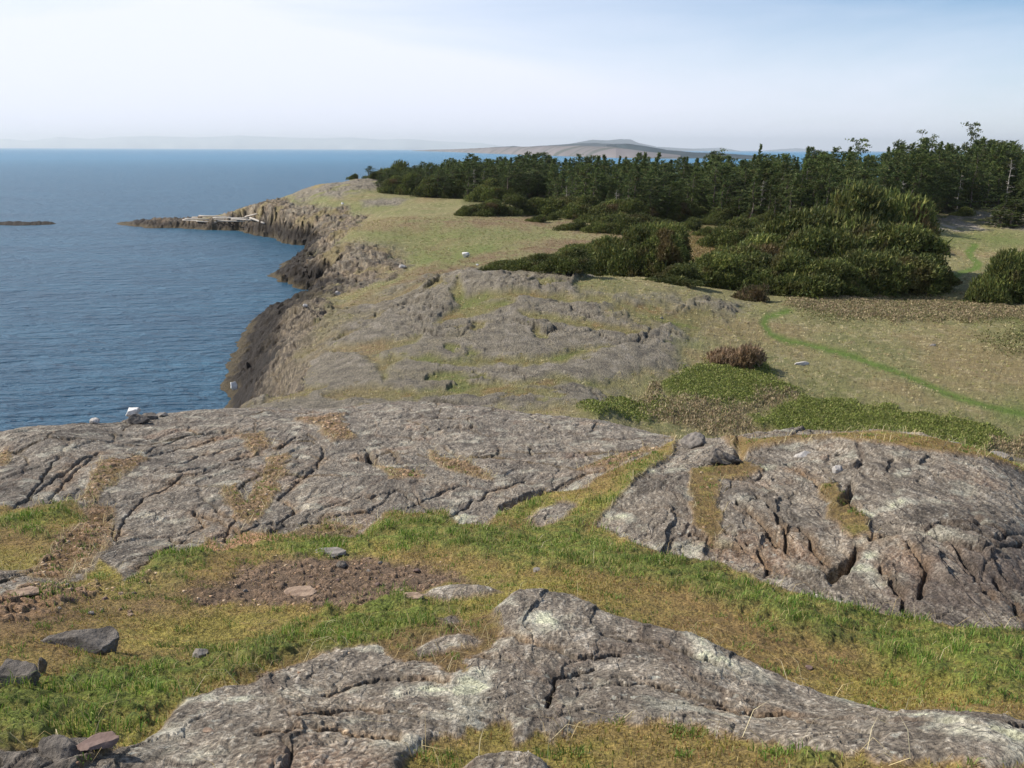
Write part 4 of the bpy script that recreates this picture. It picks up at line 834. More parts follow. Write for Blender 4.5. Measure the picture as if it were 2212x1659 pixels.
# low heath and rose thicket
def cover(name, mask, dens, hgt, w, pal, seed, label, lean=.5, rmin=30, rmax=260, az=None):
    P, ji = scatter(mask*dens*np.clip(75/RR, .4, 1.4), rmax, rmin, seed); n_ = len(P); rg = np.random.default_rng(seed+1); rd = np.hypot(P[:, 0], P[:, 1])
    P[:, 2] += rg.uniform(-.05, .05, n_)
    blades(name, P, hgt*rg.uniform(.4, 1.3, n_), np.maximum(w, rd*.0009)*rg.uniform(.6, 1.4, n_), lean, pick(n_, pal, seed+2, .3), seed+3, SHRUB, label=label, az=az); print(name, n_)
bush = np.clip(.35+.9*(hb-.2), .1, 1.2)
cover('green_thicket', heath*(1-.5*rosy)*bush, 260, .11, .06, [C(116,126,56), C(130,138,66), C(98,112,48), C(138,136,80)], 31, 'low olive green shrub cover at the foot of the right rock dome', lean=1.0)
cover('rose_thicket', rosy*(1-.5*heath)*.8, 240, .17, .035, [C(156,138,108), C(142,124,96), C(166,152,118), C(120,120,76)], 35, 'leafless pinkish brown thicket bordering the green shrubs', lean=.8)
cover('olive_cover', heath2*.7, 60, .14, .06, [C(112,114,66), C(120,106,70), C(84,90,44)], 39, 'olive and brown low growth at the right of the meadow', lean=.8)
cover('rust_heath', rust, 45, .16, .07, [C(136,114,76), C(118,108,60)], 43, 'rust brown low growth between the shrub clumps', rmax=300)
# ---------------------------------------------------------------- trees and shrubs
def sprays(P, D, ln, wd, n=3, spread=.5, rg=None):
    "fans of narrow needle-clad twigs: n slim triangles at every point"
    m_ = len(P); P = np.repeat(P, n, 0); D = np.repeat(D, n, 0); ln = np.repeat(ln, n)*rg.uniform(.6, 1.25, m_*n); wd = np.repeat(wd, n)*rg.uniform(.7, 1.3, m_*n)
    D = D + rg.normal(0, spread, D.shape); D /= np.linalg.norm(D, axis=1)[:, None]+1e-9
    s_ = np.cross(D, rg.normal(0, 1, D.shape)); s_ /= np.linalg.norm(s_, axis=1)[:, None]+1e-9
    b_ = P - D*ln[:, None]*.25; t = P + D*ln[:, None]*.75; mid = P+D*ln[:, None]*.1
    V_ = np.stack([b_, mid+s_*wd[:, None], t, mid-s_*wd[:, None]], 1).reshape(-1, 3)
    return V_, np.arange(m_*n)[:, None]*4+np.array([[0, 1, 2, 3]])
def tube(pts, rad, k=6):
    pts = np.array(pts, float); n_ = len(pts); V_ = []
    for i in range(n_):
        d = pts[min(i+1, n_-1)]-pts[max(i-1, 0)]; d /= np.linalg.norm(d)+1e-9
        a = np.cross(d, [1, .1, 0]); a /= np.linalg.norm(a)+1e-9; b_ = np.cross(d, a)
        for q_ in range(k): V_.append(pts[i]+rad[i]*(a*math.cos(q_*2*math.pi/k)+b_*math.sin(q_*2*math.pi/k)))
    F_ = [[i*k+q_, i*k+(q_+1) % k, (i+1)*k+(q_+1) % k, (i+1)*k+q_] for i in range(n_-1) for q_ in range(k)]
    return np.array(V_), np.array(F_)
def join(parts):
    V_, F_, o = [], [], 0
    for v, f in parts: V_.append(v); F_.append(f+o); o += len(v)
    return np.concatenate(V_), np.concatenate(F_)
def conifer(seed, Hh=12., R=2.2, flag=.5, base=.06, dens=1., kind='fir'):
    rg = np.random.default_rng(seed); lean = rg.uniform(.2, .9)*flag
    def axis(z): return np.array([lean*(z/Hh)**1.6*1.6+.12*math.sin(z*.9+seed), .15*math.sin(z*.7+seed*2), z])
    tr = tube([axis(z) for z in np.linspace(-.4, Hh*.97, 12)], np.linspace(.17, .02, 12)*(Hh/12)**.5)
    limbs = [tr]; Ps, Ds, Ls = [], [], []
    nb = int(118*dens); R = R*1.12
    for i in range(nb):
        f = base+(1-base)*((i+rg.random())/nb)**.85; z = f*Hh; az = rg.random()*2*math.pi
        u = (f-base)/(1-base)
        if kind == 'fir': prof_ = (1-u)**.95*1.05+.05
        elif kind == 'pine': prof_ = math.sin(math.pi*min(1, .18+u*.80))**.7
        else: prof_ = (.45+.55*math.sin(math.pi*(.1+.8*u)))*(1-u*.3)
        prof_ *= rg.uniform(.5, 1.15)*(.75+.25*math.sin(u*17+seed)); 
        wind = 1+flag*.55*math.cos(az)           # longer on the lee side (+x)
        ln = R*prof_*wind
        if rg.random() < .08: ln *= 1.35
        o = axis(z); d = np.array([math.cos(az)+flag*.35, math.sin(az), 0]); d /= np.linalg.norm(d)
        rise = rg.uniform(-.15, .35) if kind != 'pine' else rg.uniform(.05, .55)
        e = o+d*ln+np.array([0, 0, rise*ln]); mid = (o+e)/2+np.array([0, 0, -.06*ln])
        if ln > .9 and rg.random() < .5: limbs.append(tube([o, mid, e], [.035, .025, .01], 4))
        k_ = max(4, int(ln*9)); s_ = rg.uniform(.25, 1.05, k_)[:, None]
        p = o*(1-s_)+e*s_; side = np.array([-d[1], d[0], 0]); p = p+side*(rg.normal(0, .22, k_)*ln*.55*s_[:, 0])[:, None]+np.array([0, 0, 1])*rg.normal(0, .10, k_)[:, None]
        Ps.append(p); dd = np.tile(d*.8+np.array([0, 0, .25]), (k_, 1)); Ds.append(dd); Ls.append(np.full(k_, .34))
    P = np.concatenate(Ps); D = np.concatenate(Ds); Ln = np.concatenate(Ls)*rg.uniform(.7, 1.2, len(P))
    tip = axis(Hh); P = np.concatenate([P, tip+np.stack([rg.normal(0, .06, 6), rg.normal(0, .06, 6), -rg.random(6)*.8], 1)]); D = np.concatenate([D, np.tile([.1*flag, 0, 1.], (6, 1))]); Ln = np.concatenate([Ln, np.full(6, .5)])
    V_, F_ = sprays(P, D, Ln, Ln*.13, 9, .6, rg)
    return join(limbs), (V_, F_)
PALN = [C(66,86,48), C(80,98,54), C(96,112,60), C(52,72,44), C(124,124,74)]
def crowncol(V_, seed, pal, per=4, warm=.0):
    n_ = len(V_)//per; rg = np.random.default_rng(seed); c = np.array(pal)[rg.integers(0, len(pal), n_)]*rg.uniform(.7, 1.5, (n_, 1))
    ctr = V_.reshape(n_, per, 3).mean(1); nz = fbm(ctr[:, 0]*.55+seed, ctr[:, 2]*.7+ctr[:, 1]*.4, 3, seed)[:, None]      # clumps of older, browner and of fresher foliage
    c = c*(1+.7*nz); c = mix(c, C(104,84,58), np.clip(sst(.12, .4, fbm(ctr[:, 0]*.4, ctr[:, 2]*.5+ctr[:, 1]*.3, 3, seed+7)[:, None])*(.35+warm), 0, .9))
    return np.repeat(np.clip(c, .004, .6), per, 0)
def mk_tree(name, seed, cols=None, **k):
    (tv, tf), (cv, cf) = conifer(seed, **k)
    return mesh_np('trunk', tv, [tf]), mesh_np('crown', cv, [cf], crowncol(cv, seed, cols or PALN, 4, k.get('warm', 0)), smooth=False)
FIRS = []
spec = [('fir', 2.3, .5, .02), ('fir', 2.7, .7, .04), ('fir', 1.8, .4, .08), ('mid', 2.5, .6, .03), ('mid', 2.9, .8, .05), ('fir', 2.3, .9, .03), ('mid', 2.2, .5, .02), ('pine', 2.6, .6, .30), ('pine', 2.9, .8, .22), ('fir', 2.9, .5, .02)]
for i, (kd, R_0, fl_, ba) in enumerate(spec):
    pal = PALN if i % 3 else [C(74,92,46), C(88,104,52), C(62,80,44), C(112,116,62)]
    t, c = mk_tree('t', 600+i, pal, R=R_0, flag=fl_, base=ba, kind=kd, dens=1.15 if kd != 'pine' else .9)
    t.materials.append(BARK); c.materials.append(NEEDLE); FIRS.append((t, c))
def snagm(seed, Hh=12.):
    rg = np.random.default_rng(seed); ax = lambda z: np.array([.35*(z/Hh)**1.5+.08*math.sin(z), .1*math.sin(z*1.3+seed), z])
    parts = [tube([ax(z) for z in np.linspace(-.3, Hh, 12)], np.linspace(.16, .02, 12))]; br = []
    for i in range(34):
        z = rg.uniform(.25, .97)*Hh; a = rg.random()*6.28; l_ = rg.uniform(.4, 1.7)*(1.15-z/Hh); o = ax(z); d = np.array([math.cos(a)+.3, math.sin(a), rg.uniform(-.1, .5)])
        br.append(tube([o, o+d*l_*.5+[0, 0, .05], o+d*l_+[0, 0, .12]], [.035, .025, .008], 4))
        for q_ in range(3):
            s_ = rg.uniform(.3, 1); d2_ = d+rg.normal(0, .6, 3); br.append(tube([o+d*l_*s_, o+d*l_*s_+d2_*.4], [.018, .006], 3))
    tv, tf = join(parts[:1]+[b_ for b_ in br]) if 0 else parts[0]; a_ = mesh_np('trunk', tv, [tf]); a_.materials.append(SILVER); br = [mesh_np('branch', *[(lambda q: (q[0], [q[1]]))(join(br[i:i+4]))][0]) for i in range(0, len(br), 4)]
    for b_ in br: b_.materials.append(SILVER)
    return (a_,)+tuple(br)
SNAGS = [snagm(700+i) for i in range(3)]
# top-heavy storm-broken skyline trees
TOPS = []
for i in range(3):
    rg = np.random.default_rng(800+i); Hh = 14.
    ax = lambda z: np.array([.7*(z/Hh)**2+.15*math.sin(z*.8+i), .1*math.sin(z), z]); limbs = [tube([ax(z) for z in np.linspace(-.3, Hh, 14)], np.linspace(.17, .03, 14))]; Ps, Ds = [], []
    tops = [(rg.uniform(.74, 1.0)*Hh, rg.random()*6.28, rg.uniform(.4, 1.5)) for _ in range(9)]+[(rg.uniform(.3, .72)*Hh, rg.random()*6.28, rg.uniform(.8, 2.3)) for _ in range(26)]
    for z, a, l_ in tops:
        o = ax(z); e = o+np.array([math.cos(a)*l_+.3, math.sin(a)*l_, rg.uniform(.1, .6)]); limbs.append(tube([o, (o+e)/2-[0, 0, .08], e], [.04, .03, .012], 4))
        q_ = 26; Ps.append(e+rg.normal(0, 1, (q_, 3))*[.38, .38, .20]); Ds.append(np.tile([.4, 0, .4], (q_, 1)))
    P = np.concatenate(Ps); V_, F_ = sprays(P, np.concatenate(Ds), np.full(len(P), .42), np.full(len(P), .075), 4, .7, rg)
    t = mesh_np('trunk', *[(lambda q: (q[0], [q[1]]))(join(limbs))][0]); c = mesh_np('crown', V_, [F_], crowncol(V_, 810+i, PALN), smooth=False); t.materials.append(BARK); c.materials.append(NEEDLE); TOPS.append((t, c))
def shrub(seed, w=5., d=4., h=3., nl=34, ws=.21, n=150, pal=None, warm=.15):
    "wind-shorn shrub: shelves of foliage on crooked stems, low to windward (-x) and higher to the lee"
    rg = np.random.default_rng(seed); Ps, Ds, stems = [], [], []
    for i in range(nl):
        a = rg.random()*6.28; q_ = math.sqrt(rg.random()); lx = math.cos(a)*q_; ly = math.sin(a)*q_
        top = h*(.55+.38*max(-1, min(1, lx+.15)))*math.sqrt(max(.06, 1-q_*q_*.92))
        z = top*rg.uniform(.35, 1.0) if rg.random() < .55 else top
        c = np.array([lx*w*.46, ly*d*.46, max(.12, z-.15*h)]); r_ = rg.uniform(.42, 1.3)*min(w, d)*.17
        k_ = int(n*(r_/(min(w, d)*.17))**2); v = rg.normal(0, 1, (k_, 3)); v /= np.linalg.norm(v, axis=1)[:, None]; v[:, 2] = np.where(v[:, 2] < -.25, -v[:, 2], v[:, 2])
        rad = rg.uniform(.6, 1.18, k_)[:, None]
        p = c+v*rad*np.array([r_*1.25, r_*1.1, r_*.62]); Ps.append(p); Ds.append(v*.8+np.array([.35, 0, .45]))
        if i % 3 == 0:
            b0 = np.array([rg.normal(0, .12)*w, rg.normal(0, .12)*d, -.1]); m_ = (b0+c)/2+np.array([-.1*w*rg.random(), 0, -.1*h]); stems.append(tube([b0, m_, c], [.06*h/3+.02, .045*h/3+.01, .015], 5))
    P = np.concatenate(Ps); D = np.concatenate(Ds); P[:, 2] = np.maximum(P[:, 2], .03)
    V_, F_ = sprays(P, D, np.full(len(P), ws)*rg.uniform(.6, 1.4, len(P))*np.where(rg.random(len(P)) < .05, 1.7, 1), np.full(len(P), ws*.18), 3, .6, rg)
    s1, s2 = join(stems); a_ = mesh_np('trunk', s1, [s2]); b_ = mesh_np('crown', V_, [F_], crowncol(V_, seed, pal or [C(80,90,42), C(94,102,50), C(64,78,38), C(112,112,58)], 4, warm), smooth=False)
    a_.materials.append(BARK); b_.materials.append(NEEDLE); return a_, b_
BUSH = [shrub(900+i, 5., 4.2, 3., nl=50, n=210, warm=[.1, .3, .05, .45, .2, .1][i]) for i in range(6)]
LOWB = [shrub(920+i, 4., 3.2, 1.5, nl=34, n=170, ws=.18) for i in range(3)]
TALLB = [shrub(940+i, 5., 4.4, 5.2, nl=70, n=210, warm=[.1, .35, .2][i]) for i in range(3)]
BROWN = shrub(931, 3.2, 2.6, 1.3, nl=30, n=110, ws=.22, pal=[C(128,108,88), C(142,122,98), C(104,90,66)], warm=.2)
BROWNG = shrub(932, 3.2, 2.6, 1.3, nl=30, n=110, ws=.22, pal=[C(84,80,48), C(116,98,74), C(90,90,50)], warm=.3)
NAMES = ('first', 'second', 'third', 'fourth', 'fifth', 'sixth', 'seventh', 'eighth', 'ninth', 'tenth', 'eleventh', 'twelfth', 'thirteenth', 'fourteenth', 'fifteenth', 'sixteenth', 'seventeenth', 'eighteenth', 'nineteenth', 'twentieth')
def thing(name, parts, loc, rz, sc, label, cat, group=None, names=('trunk', 'crown')):
    e = bpy.data.objects.new(name, None); COL.objects.link(e); e.location = loc; e.rotation_euler = (0, 0, rz); e.scale = sc; e.empty_display_size = .3
    for nm, me in zip(names, parts): o = bpy.data.objects.new(nm, me); COL.objects.link(o); o.parent = e
    return tag(e, label, cat, group)
rgp = np.random.default_rng(77); _ext = {}
def ext(me):
    if me.name not in _ext:
        co = np.empty(len(me.vertices)*3, f32); me.vertices.foreach_get('co', co); co = co.reshape(-1, 3)
        _ext[me.name] = (float(np.percentile(co[:, 0], 98.5)-np.percentile(co[:, 0], 1.5)), float(np.percentile(co[:, 2], 93)))
    return _ext[me.name]
def plant(name, parts, nom, x, y, wpx, ytop, label, cat, group=None, rz=None, rmin=60, names=('trunk', 'crown'), dmul=1.):
    p = at(x, y, rmin); r = math.hypot(p.x, p.y); w_ = wpx/FD*math.hypot(r, CAMZ-p.z); a, t = azt(x, ytop); h_ = CAMZ-t*r-p.z
    if parts in BUSH and h_/w_ > .72: parts = TALLB[int(x) % 3]
    nom = ext(parts[1]); sx = w_/nom[0]; sz = h_/nom[1]
    return thing(name, parts, (p.x, p.y, p.z-.12*sz), rgp.uniform(-.5, .5) if rz is None else rz, (sx, sx*dmul, sz), label, cat, group, names)
PX = lambda x: x  # picture columns, only used for ordering the labels
clump = [(1700,592,190,470),(1800,590,210,446),(1890,588,200,440),(1945,592,120,452),(1948,612,130,515),(1620,600,170,522),(1720,606,190,512),(1820,606,190,505),(1905,612,180,500),(1640,585,120,500),(1755,575,150,460),
 (1455,613,120,578),(1530,618,150,556),(1610,622,150,566),(1690,628,150,556),(1760,634,140,568),(1845,634,160,556),(1920,630,160,562),(1985,627,110,568),(2018,626,80,592),(1570,600,130,540),(1490,604,110,572)]
def ordl(lst): return sorted(lst, key=lambda q: q[0])
hi_ = ordl([q for q in clump if q[1] < 600 or q[3] < 520]); lo_ = ordl([q for q in clump if q not in hi_])
for i, q in enumerate(hi_): plant('windblown_fir', BUSH[i % 6], (4.6, 2.95), *q, 'tall evergreen at the back of the big central clump, %s from the left' % NAMES[i], 'evergreen shrub', 'evergreens of the big central clump')
for i, q in enumerate(lo_): plant('windblown_fir', BUSH[(i*5+2) % 6], (4.6, 2.95), *q, 'low evergreen at the front of the big central clump, %s from the left' % NAMES[i], 'evergreen shrub', 'evergreens of the big central clump')
c2 = ordl([(1090,583,90,564),(1150,583,110,556),(1222,586,110,548),(1290,590,130,530),(1350,597,140,516),(1420,602,130,502),(1300,570,120,522),(1390,582,130,494),(1452,592,70,510),(1240,572,100,532),(1180,578,90,552)])
for i, q in enumerate(c2): plant('windblown_fir', BUSH[(i*3+1) % 6], (4.6, 2.95), *q, 'wind-shorn evergreen of the wedge-shaped clump behind the knoll, %s from the left' % NAMES[i], 'evergreen shrub', 'evergreens of the wedge-shaped clump')
c3 = ordl([(1575,532,100,486),(1610,522,50,482),(1520,509,40,492),(1160,479,42,466),(1192,475,32,461),(1232,497,60,480),(1262,480,40,466),(1300,501,70,476),(1352,503,90,468),(1432,501,80,478),(1395,497,70,474),(1480,497,60,476)])
for i, q in enumerate(c3): plant('meadow_shrub', LOWB[i % 3] if q[1]-q[3] < 24 else BUSH[i % 6], (3.8, 1.45) if q[1]-q[3] < 24 else (4.6, 2.95), *q, 'separate dark shrub on the open grass before the forest, %s from the left' % NAMES[i], 'evergreen shrub', 'separate shrubs before the forest')
c4 = ordl([(1010,467,50,446),(1052,466,70,436),(1102,463,80,430),(1152,463,70,432),(1202,464,90,430),(1252,471,90,434),(1310,479,100,438),(1350,486,90,440),(845,416,50,385),(880,419,60,382),(930,423,60,385),(985,428,60,390),(1050,434,70,398),(1110,436,50,405)])
for i, q in enumerate(c4): plant('forest_edge_shrub', BUSH[(i*5+3) % 6], (4.6, 2.95), *q, 'low bushy evergreen on the sunlit grass edge of the left forest, %s from the left' % NAMES[i], 'evergreen shrub', 'bushy edge of the left forest')
plant('round_fir', BUSH[0], (4.6, 2.95), 2160, 650, 120, 556, 'big rounded dark evergreen cut by the right edge, left one of two', 'evergreen shrub', rmin=60)
plant('round_fir', BUSH[2], (4.6, 2.95), 2225, 646, 140, 548, 'big rounded dark evergreen cut by the right edge, right one of two', 'evergreen shrub', rmin=60)
plant('round_fir', BUSH[4], (4.6, 2.95), 2215, 628, 110, 560, 'dark evergreen behind the two big ones at the right edge', 'evergreen shrub', rmin=60)
plant('brown_shrub', BROWNG, (3., 1.25), 1625, 649, 66, 620, 'small brown and green bush alone where the right footpath begins', 'shrub')
plant('brown_shrub', BROWN, (3., 1.25), 1590, 784, 100, 748, 'rounded leafless brown bush above the green thicket', 'shrub')
plant('brown_shrub', BROWN, (3., 1.25), 2010, 545, 60, 527, 'low brown leafless bush in the shade right of the big clump', 'shrub')
plant('hillside_shrub', LOWB[0], (3.8, 1.45), 762, 386, 22, 377, 'tiny dark shrub on the crest of the rocky headland hill', 'shrub', rmin=150)
plant('hillside_shrub', LOWB[1], (3.8, 1.45), 812, 385, 44, 372, 'dark shrub below the crest of the rocky headland hill beside the forest', 'shrub', rmin=150)
plant('leaning_pine', LOWB[2], (3.8, 1.45), 845, 378, 70, 356, 'wind-bent evergreen at the seaward tip of the forest', 'evergreen shrub', rmin=150)
plant('small_pine', FIRS[7], (4.2, 12.), 795, 378, 22, 360, 'tiny lone pine standing on the headland crest left of the forest', 'pine', rmin=150)
plant('young_fir', FIRS[9], (4.4, 12.), 2158, 490, 80, 428, 'young pointed fir standing on the pale outcrop, left one of the group', 'fir tree', rmin=100)
plant('young_fir', FIRS[0], (4.4, 12.), 2200, 488, 80, 415, 'young fir at the right edge behind the pale outcrop', 'fir tree', rmin=100)
plant('young_fir', FIRS[3], (4.4, 12.), 2182, 492, 60, 436, 'young fir squeezed between two others on the pale outcrop', 'fir tree', rmin=100)
plant('outcrop_shrub', LOWB[1], (3.8, 1.45), 2080, 466, 44, 449, 'small round shrub growing on top of the pale outcrop', 'evergreen shrub', rmin=100)
# the forest
front_line = [(818,412),(870,418),(940,424),(1020,430),(1090,434),(1160,428),(1210,450),(1300,470),(1370,478),(1440,476),(1520,474),(1620,482),(1720,490),(1850,490),(1960,482),(2000,462),(2060,454),(2140,448),(2240,444)]
fa, fr = [], []
for x, y in front_line:
    p = at(x, y, 140); fa.append(math.atan2(p.x, p.y)); fr.append(math.hypot(p.x, p.y))
skyl = [(810,372),(850,362),(900,352),(960,346),(1040,336),(1100,334),(1130,330),(1200,336),(1260,334),(1330,330),(1370,334),(1430,342),(1480,336),(1540,328),(1590,338),(1640,326),(1700,330),(1745,320),(1800,328),(1850,318),(1900,316),(1970,302),(2020,304),(2060,312),(2100,296),(2150,302),(2212,312),(2300,312)]
ska = []; skt = []
for x, y in skyl: a, t = azt(x, y); ska.append(a); skt.append(t)
us = []
rgu = np.random.default_rng(41)
for i in range(34):
    a = fa[8]+(fa[-1]-fa[8])*(i+rgu.random()*.8)/34; r = np.interp(a, fa, fr)-2.2+rgu.uniform(-1.6, 1.6); X0, Y0 = r*math.sin(a), r*math.cos(a); g = float(H(X0, Y0)); sc_ = rgu.uniform(.7, 1.5)
    px_ = CX+math.tan(a)*FD/math.cos(PITCH)
    if 1985 < px_ < 2200: continue
    us.append(thing('forest_edge_shrub', (TALLB if i % 3 else BUSH)[i % 3], (X0, Y0, g-.1), rgu.uniform(-.6, .6), (sc_*.85, sc_*.8, sc_*rgu.uniform(.6, 1.05)), 'low evergreen at the foot of the forest, %s' % ('left of the big clump' if px_ < 1700 else 'directly behind the big clump'), 'evergreen shrub', 'undergrowth at the foot of the forest, %s' % ('left of the big clump' if px_ < 1700 else 'behind the big clump')))
cand = []; rg = np.random.default_rng(99); tries = 0; pts = []
while len(pts) < 620 and tries < 60000:
    tries += 1
    a = rg.uniform(fa[0], math.radians(31)); r0_ = np.interp(a, fa, fr); depth = rg.random()**1.5*105
    if rg.random() < .42: depth = -3+rg.random()*19
    r = r0_+depth; x, y = r*math.sin(a), r*math.cos(a)
    mind = 2.4+depth*.024
    if any((x-q[0])**2+(y-q[1])**2 < mind*mind for q in pts): continue
    pts.append((x, y, a, r, depth))
print('forest', len(pts), tries)
pts.sort(key=lambda q: q[4]); stuffV, stuffF, stuffC, so = [], [], [], 0; tv_, tf_, to = [], [], 0
NIND = 236; rows = {}
tree_jobs = []
back = [q for q in pts if q[4] >= 16]; frontrow = [q for q in pts if q[4] < 16]
sel = frontrow[:150]; need = NIND-len(sel); sel += sorted(back, key=lambda q: q[4])[::max(1, len(back)//max(1, need))][:need]
sels = set(id(q) for q in sel)
dirs = [(-20, 0, 'seaward end'), (0, 6, 'left part'), (6, 13, 'middle part'), (13, 19, 'part behind the big clump'), (19, 40, 'right part')]
cnt = {}
for q in pts:
    x, y, a, r, depth = q
    g = float(H(x, y)); lim = CAMZ - np.interp(a, ska, skt)*r - g
    if depth < 16: hh_ = lim*rg.uniform(.42, .86)+depth*.12
    else: hh_ = lim*rg.uniform(.74, 1.0)+(rg.random() < .16)*rg.uniform(.5, 1.6)
    hh_ = float(np.clip(hh_, 3.5, 19)); kq = int(rg.integers(0, len(FIRS))); w_ = float(np.clip(hh_/12, .55, 1.5)**.7*rg.uniform(1.15, 1.95)); rz = rg.uniform(-.7, .7)
    if id(q) in sels:
        deg = math.degrees(a); part_ = [d[2] for d in dirs if d[0] <= deg < d[1]][0]; row = 'front' if depth < 6 else 'second' if depth < 12 else 'middle' if depth < 40 else 'rear'
        if depth < 12 and rg.random() < .05:
            thing('dead_tree', SNAGS[kq % 3], (x, y, g-.1), rz, (w_*.7, w_*.7, hh_/12*.9), 'bleached grey dead tree, %s rows, %s of the forest' % (row, part_), 'dead tree', 'dead trees of %s of the forest, %s rows' % (part_, row), ('trunk',)+('branch',)*34)
        else:
            kd = 'dark pointed fir' if spec[kq][0] == 'fir' else 'dark ragged evergreen' if spec[kq][0] == 'mid' else 'round-topped pine'
            thing('pine_tree' if spec[kq][0] == 'pine' else 'fir_tree', FIRS[kq], (x, y, g-.15), rz, (w_, w_, hh_/12), '%s, %s rows, %s of the forest' % (kd, row, part_), 'tree', '%ss, %s rows, %s of the forest' % (kd, row, part_))
    else:
        me = FIRS[kq][1]; n_ = len(me.vertices)
        if not hasattr(me, '_c'):
            pass
        co = np.empty(n_*3, f32); me.vertices.foreach_get('co', co); co = co.reshape(-1, 3)*[w_, w_, hh_/12]; c_, s_ = math.cos(rz), math.sin(rz)
        co = np.stack([co[:, 0]*c_-co[:, 1]*s_+x, co[:, 0]*s_+co[:, 1]*c_+y, co[:, 2]+g-.15], 1); cc = np.empty(n_*4, f32); me.color_attributes['Col'].data.foreach_get('color', cc)
        i = np.arange(n_//4)[:, None]*4+np.array([[0, 1, 2, 3]]); stuffV.append(co.astype(f32)); stuffF.append(i+so); stuffC.append(cc.reshape(-1, 4)[:, :3]*rg.uniform(.8, 1.2)); so += n_
if stuffV:
    me = mesh_np('deep_forest', np.concatenate(stuffV), [np.concatenate(stuffF)], np.concatenate(stuffC), smooth=False); tag(add('deep_forest', me, NEEDLE), 'dark mass of evergreens deep inside the forest behind its front rows', kind='stuff')
# trees that stand out on the skyline: picture column, top, kind
sk = [(1640,312,'f',0,'tall pointed fir rising above the forest skyline behind the big central clump'),(1552,322,'t',1,'small flat-topped tree leaning right on the skyline over the middle of the forest'),(1850,302,'t',0,'ragged tuft-topped tree on the skyline, first tall one left of the storm-broken group'),(1932,304,'p',7,'rounded pine top on the skyline just left of the broad broken crown'),
 (1985,287,'t',2,'broad storm-broken crown with gaps standing high on the right skyline'),(2012,292,'t',1,'thin tree with a single tuft right of the broad broken crown'),(2096,268,'t',0,'tallest tree of the forest, bare stem with tufted top at the upper right'),(2122,296,'f',0,'slim pointed fir right of the tallest tree'),(2148,300,'s',1,'thin bare dead top on the right skyline'),(2168,308,'f',2,'small pointed fir top near the right end of the skyline'),
 (1745,318,'p',8,'round bushy crown on the skyline above the big central clump'),(1133,328,'p',7,'small dark tuft-topped pine above the left forest skyline'),(1372,330,'p',8,'broad dark round crown on the skyline beside the glimpse of the bay'),(2190,312,'p',7,'flat dark crown at the right end of the skyline')]
for x, yt, kd, k_, lb in sk:
    a, t = azt(x, yt); r = np.interp(a, fa, fr)+42; X0, Y0 = r*math.sin(a), r*math.cos(a); g = float(H(X0, Y0)); hh_ = CAMZ-t*r-g
    if kd == 't': thing('broken_pine', TOPS[k_], (X0, Y0, g-.1), 0, (1.25, 1.25, hh_/14.2), lb, 'tree')
    elif kd == 's': thing('dead_tree', SNAGS[k_], (X0, Y0, g-.1), 0, (1.1, 1.1, hh_/12), lb, 'dead tree', names=('trunk',)+('branch',)*34)
    else: thing('fir_tree' if kd == 'f' else 'pine_tree', FIRS[k_], (X0, Y0, g-.1), 0, (1.2, 1.2, hh_/12.), lb, 'tree')
# ---------------------------------------------------------------- boulders, ledges, driftwood
def rockmesh(name, seed, sx, sy, sz, cuts=9, rough_=.12, sub_=4, top=None):
    import bmesh
    bm = bmesh.new(); bmesh.ops.create_icosphere(bm, subdivisions=sub_, radius=1.0); V_ = np.array([v.co[:] for v in bm.verts]); F_ = np.array([[v.index for v in f.verts] for f in bm.faces]); bm.free()
    rg = np.random.default_rng(seed)
    for _ in range(cuts):
        n_ = rg.normal(0, 1, 3); n_ /= np.linalg.norm(n_); d = rg.uniform(.55, .85); s_ = V_@n_; V_ = V_-np.outer(np.maximum(0, s_-d), n_)
    if top is not None: V_[:, 2] = np.minimum(V_[:, 2], top+.06*fbm(V_[:, 0]*2, V_[:, 1]*2, 3, seed))
    nz = fbm(V_[:, 0]*2+V_[:, 2]*1.3+seed, V_[:, 1]*2-V_[:, 2]*1.7, 5, seed, .6); V_ = V_*(1+rough_*nz[:, None])
    V_ *= [sx, sy, sz]
    return mesh_np(name, V_, [F_], None)
WHITE = two('white_rock', (.50, .49, .46), (.80, .79, .76), 5, .8, .03); DARKR = two('dark_rock', (.075, .066, .056), (.26, .23, .195), 11, .95, .06); GREYR = two('grey_rock', (.13, .115, .10), (.32, .29, .25), 9, .9, .02); PALER = two('pale_rock', (.3, .28, .25), (.55, .52, .48), 7, .9, .02)
TANR = two('tan_rock', (.17, .115, .08), (.42, .31, .22), 14, .95, .02); REDR = two('red_rock', (.13, .085, .07), (.24, .17, .14), 7, .85, .01); LOGW = two('log_wood', (.2, .18, .15), (.42, .38, .33), 4); BLACKW = two('weathered_log', (.38, .33, .27), (.62, .56, .48), 6, .9, .01)
def boulder(x, y, wpx, hpx, mat, label, seed, cat='boulder', name='boulder', rz=0., sink=.3, dep=.8, rmin=1.8, cuts=9, rough_=.12, group=None, tilt=(0, 0), top=None):
    p = at(x, y, rmin); r = (p-Vector((0, 0, CAMZ))).length; w_ = wpx/FD*r; h_ = hpx/FD*r
    me = rockmesh(name, seed, w_/2, w_/2*dep, h_*.62, cuts+4, rough_*1.6, top=top, sub_=5 if rmin < 25 else 4); o = add(name, me, mat); o.location = (p.x, p.y, p.z+h_*(.5-sink)*.9); o.rotation_euler = (tilt[0], tilt[1], rz); return tag(o, label, cat, group)
boulder(290, 909, 36, 20, WHITE, 'white boulder perched on the crest of the left dome against the sea', 107, rmin=15, sink=-.55)
boulder(296, 912, 50, 24, DARKR, 'dark rock standing in for the shaded lower face of the white crest boulder', 202, rmin=15)  # shade on the white boulder's lower face, made as a dark stone
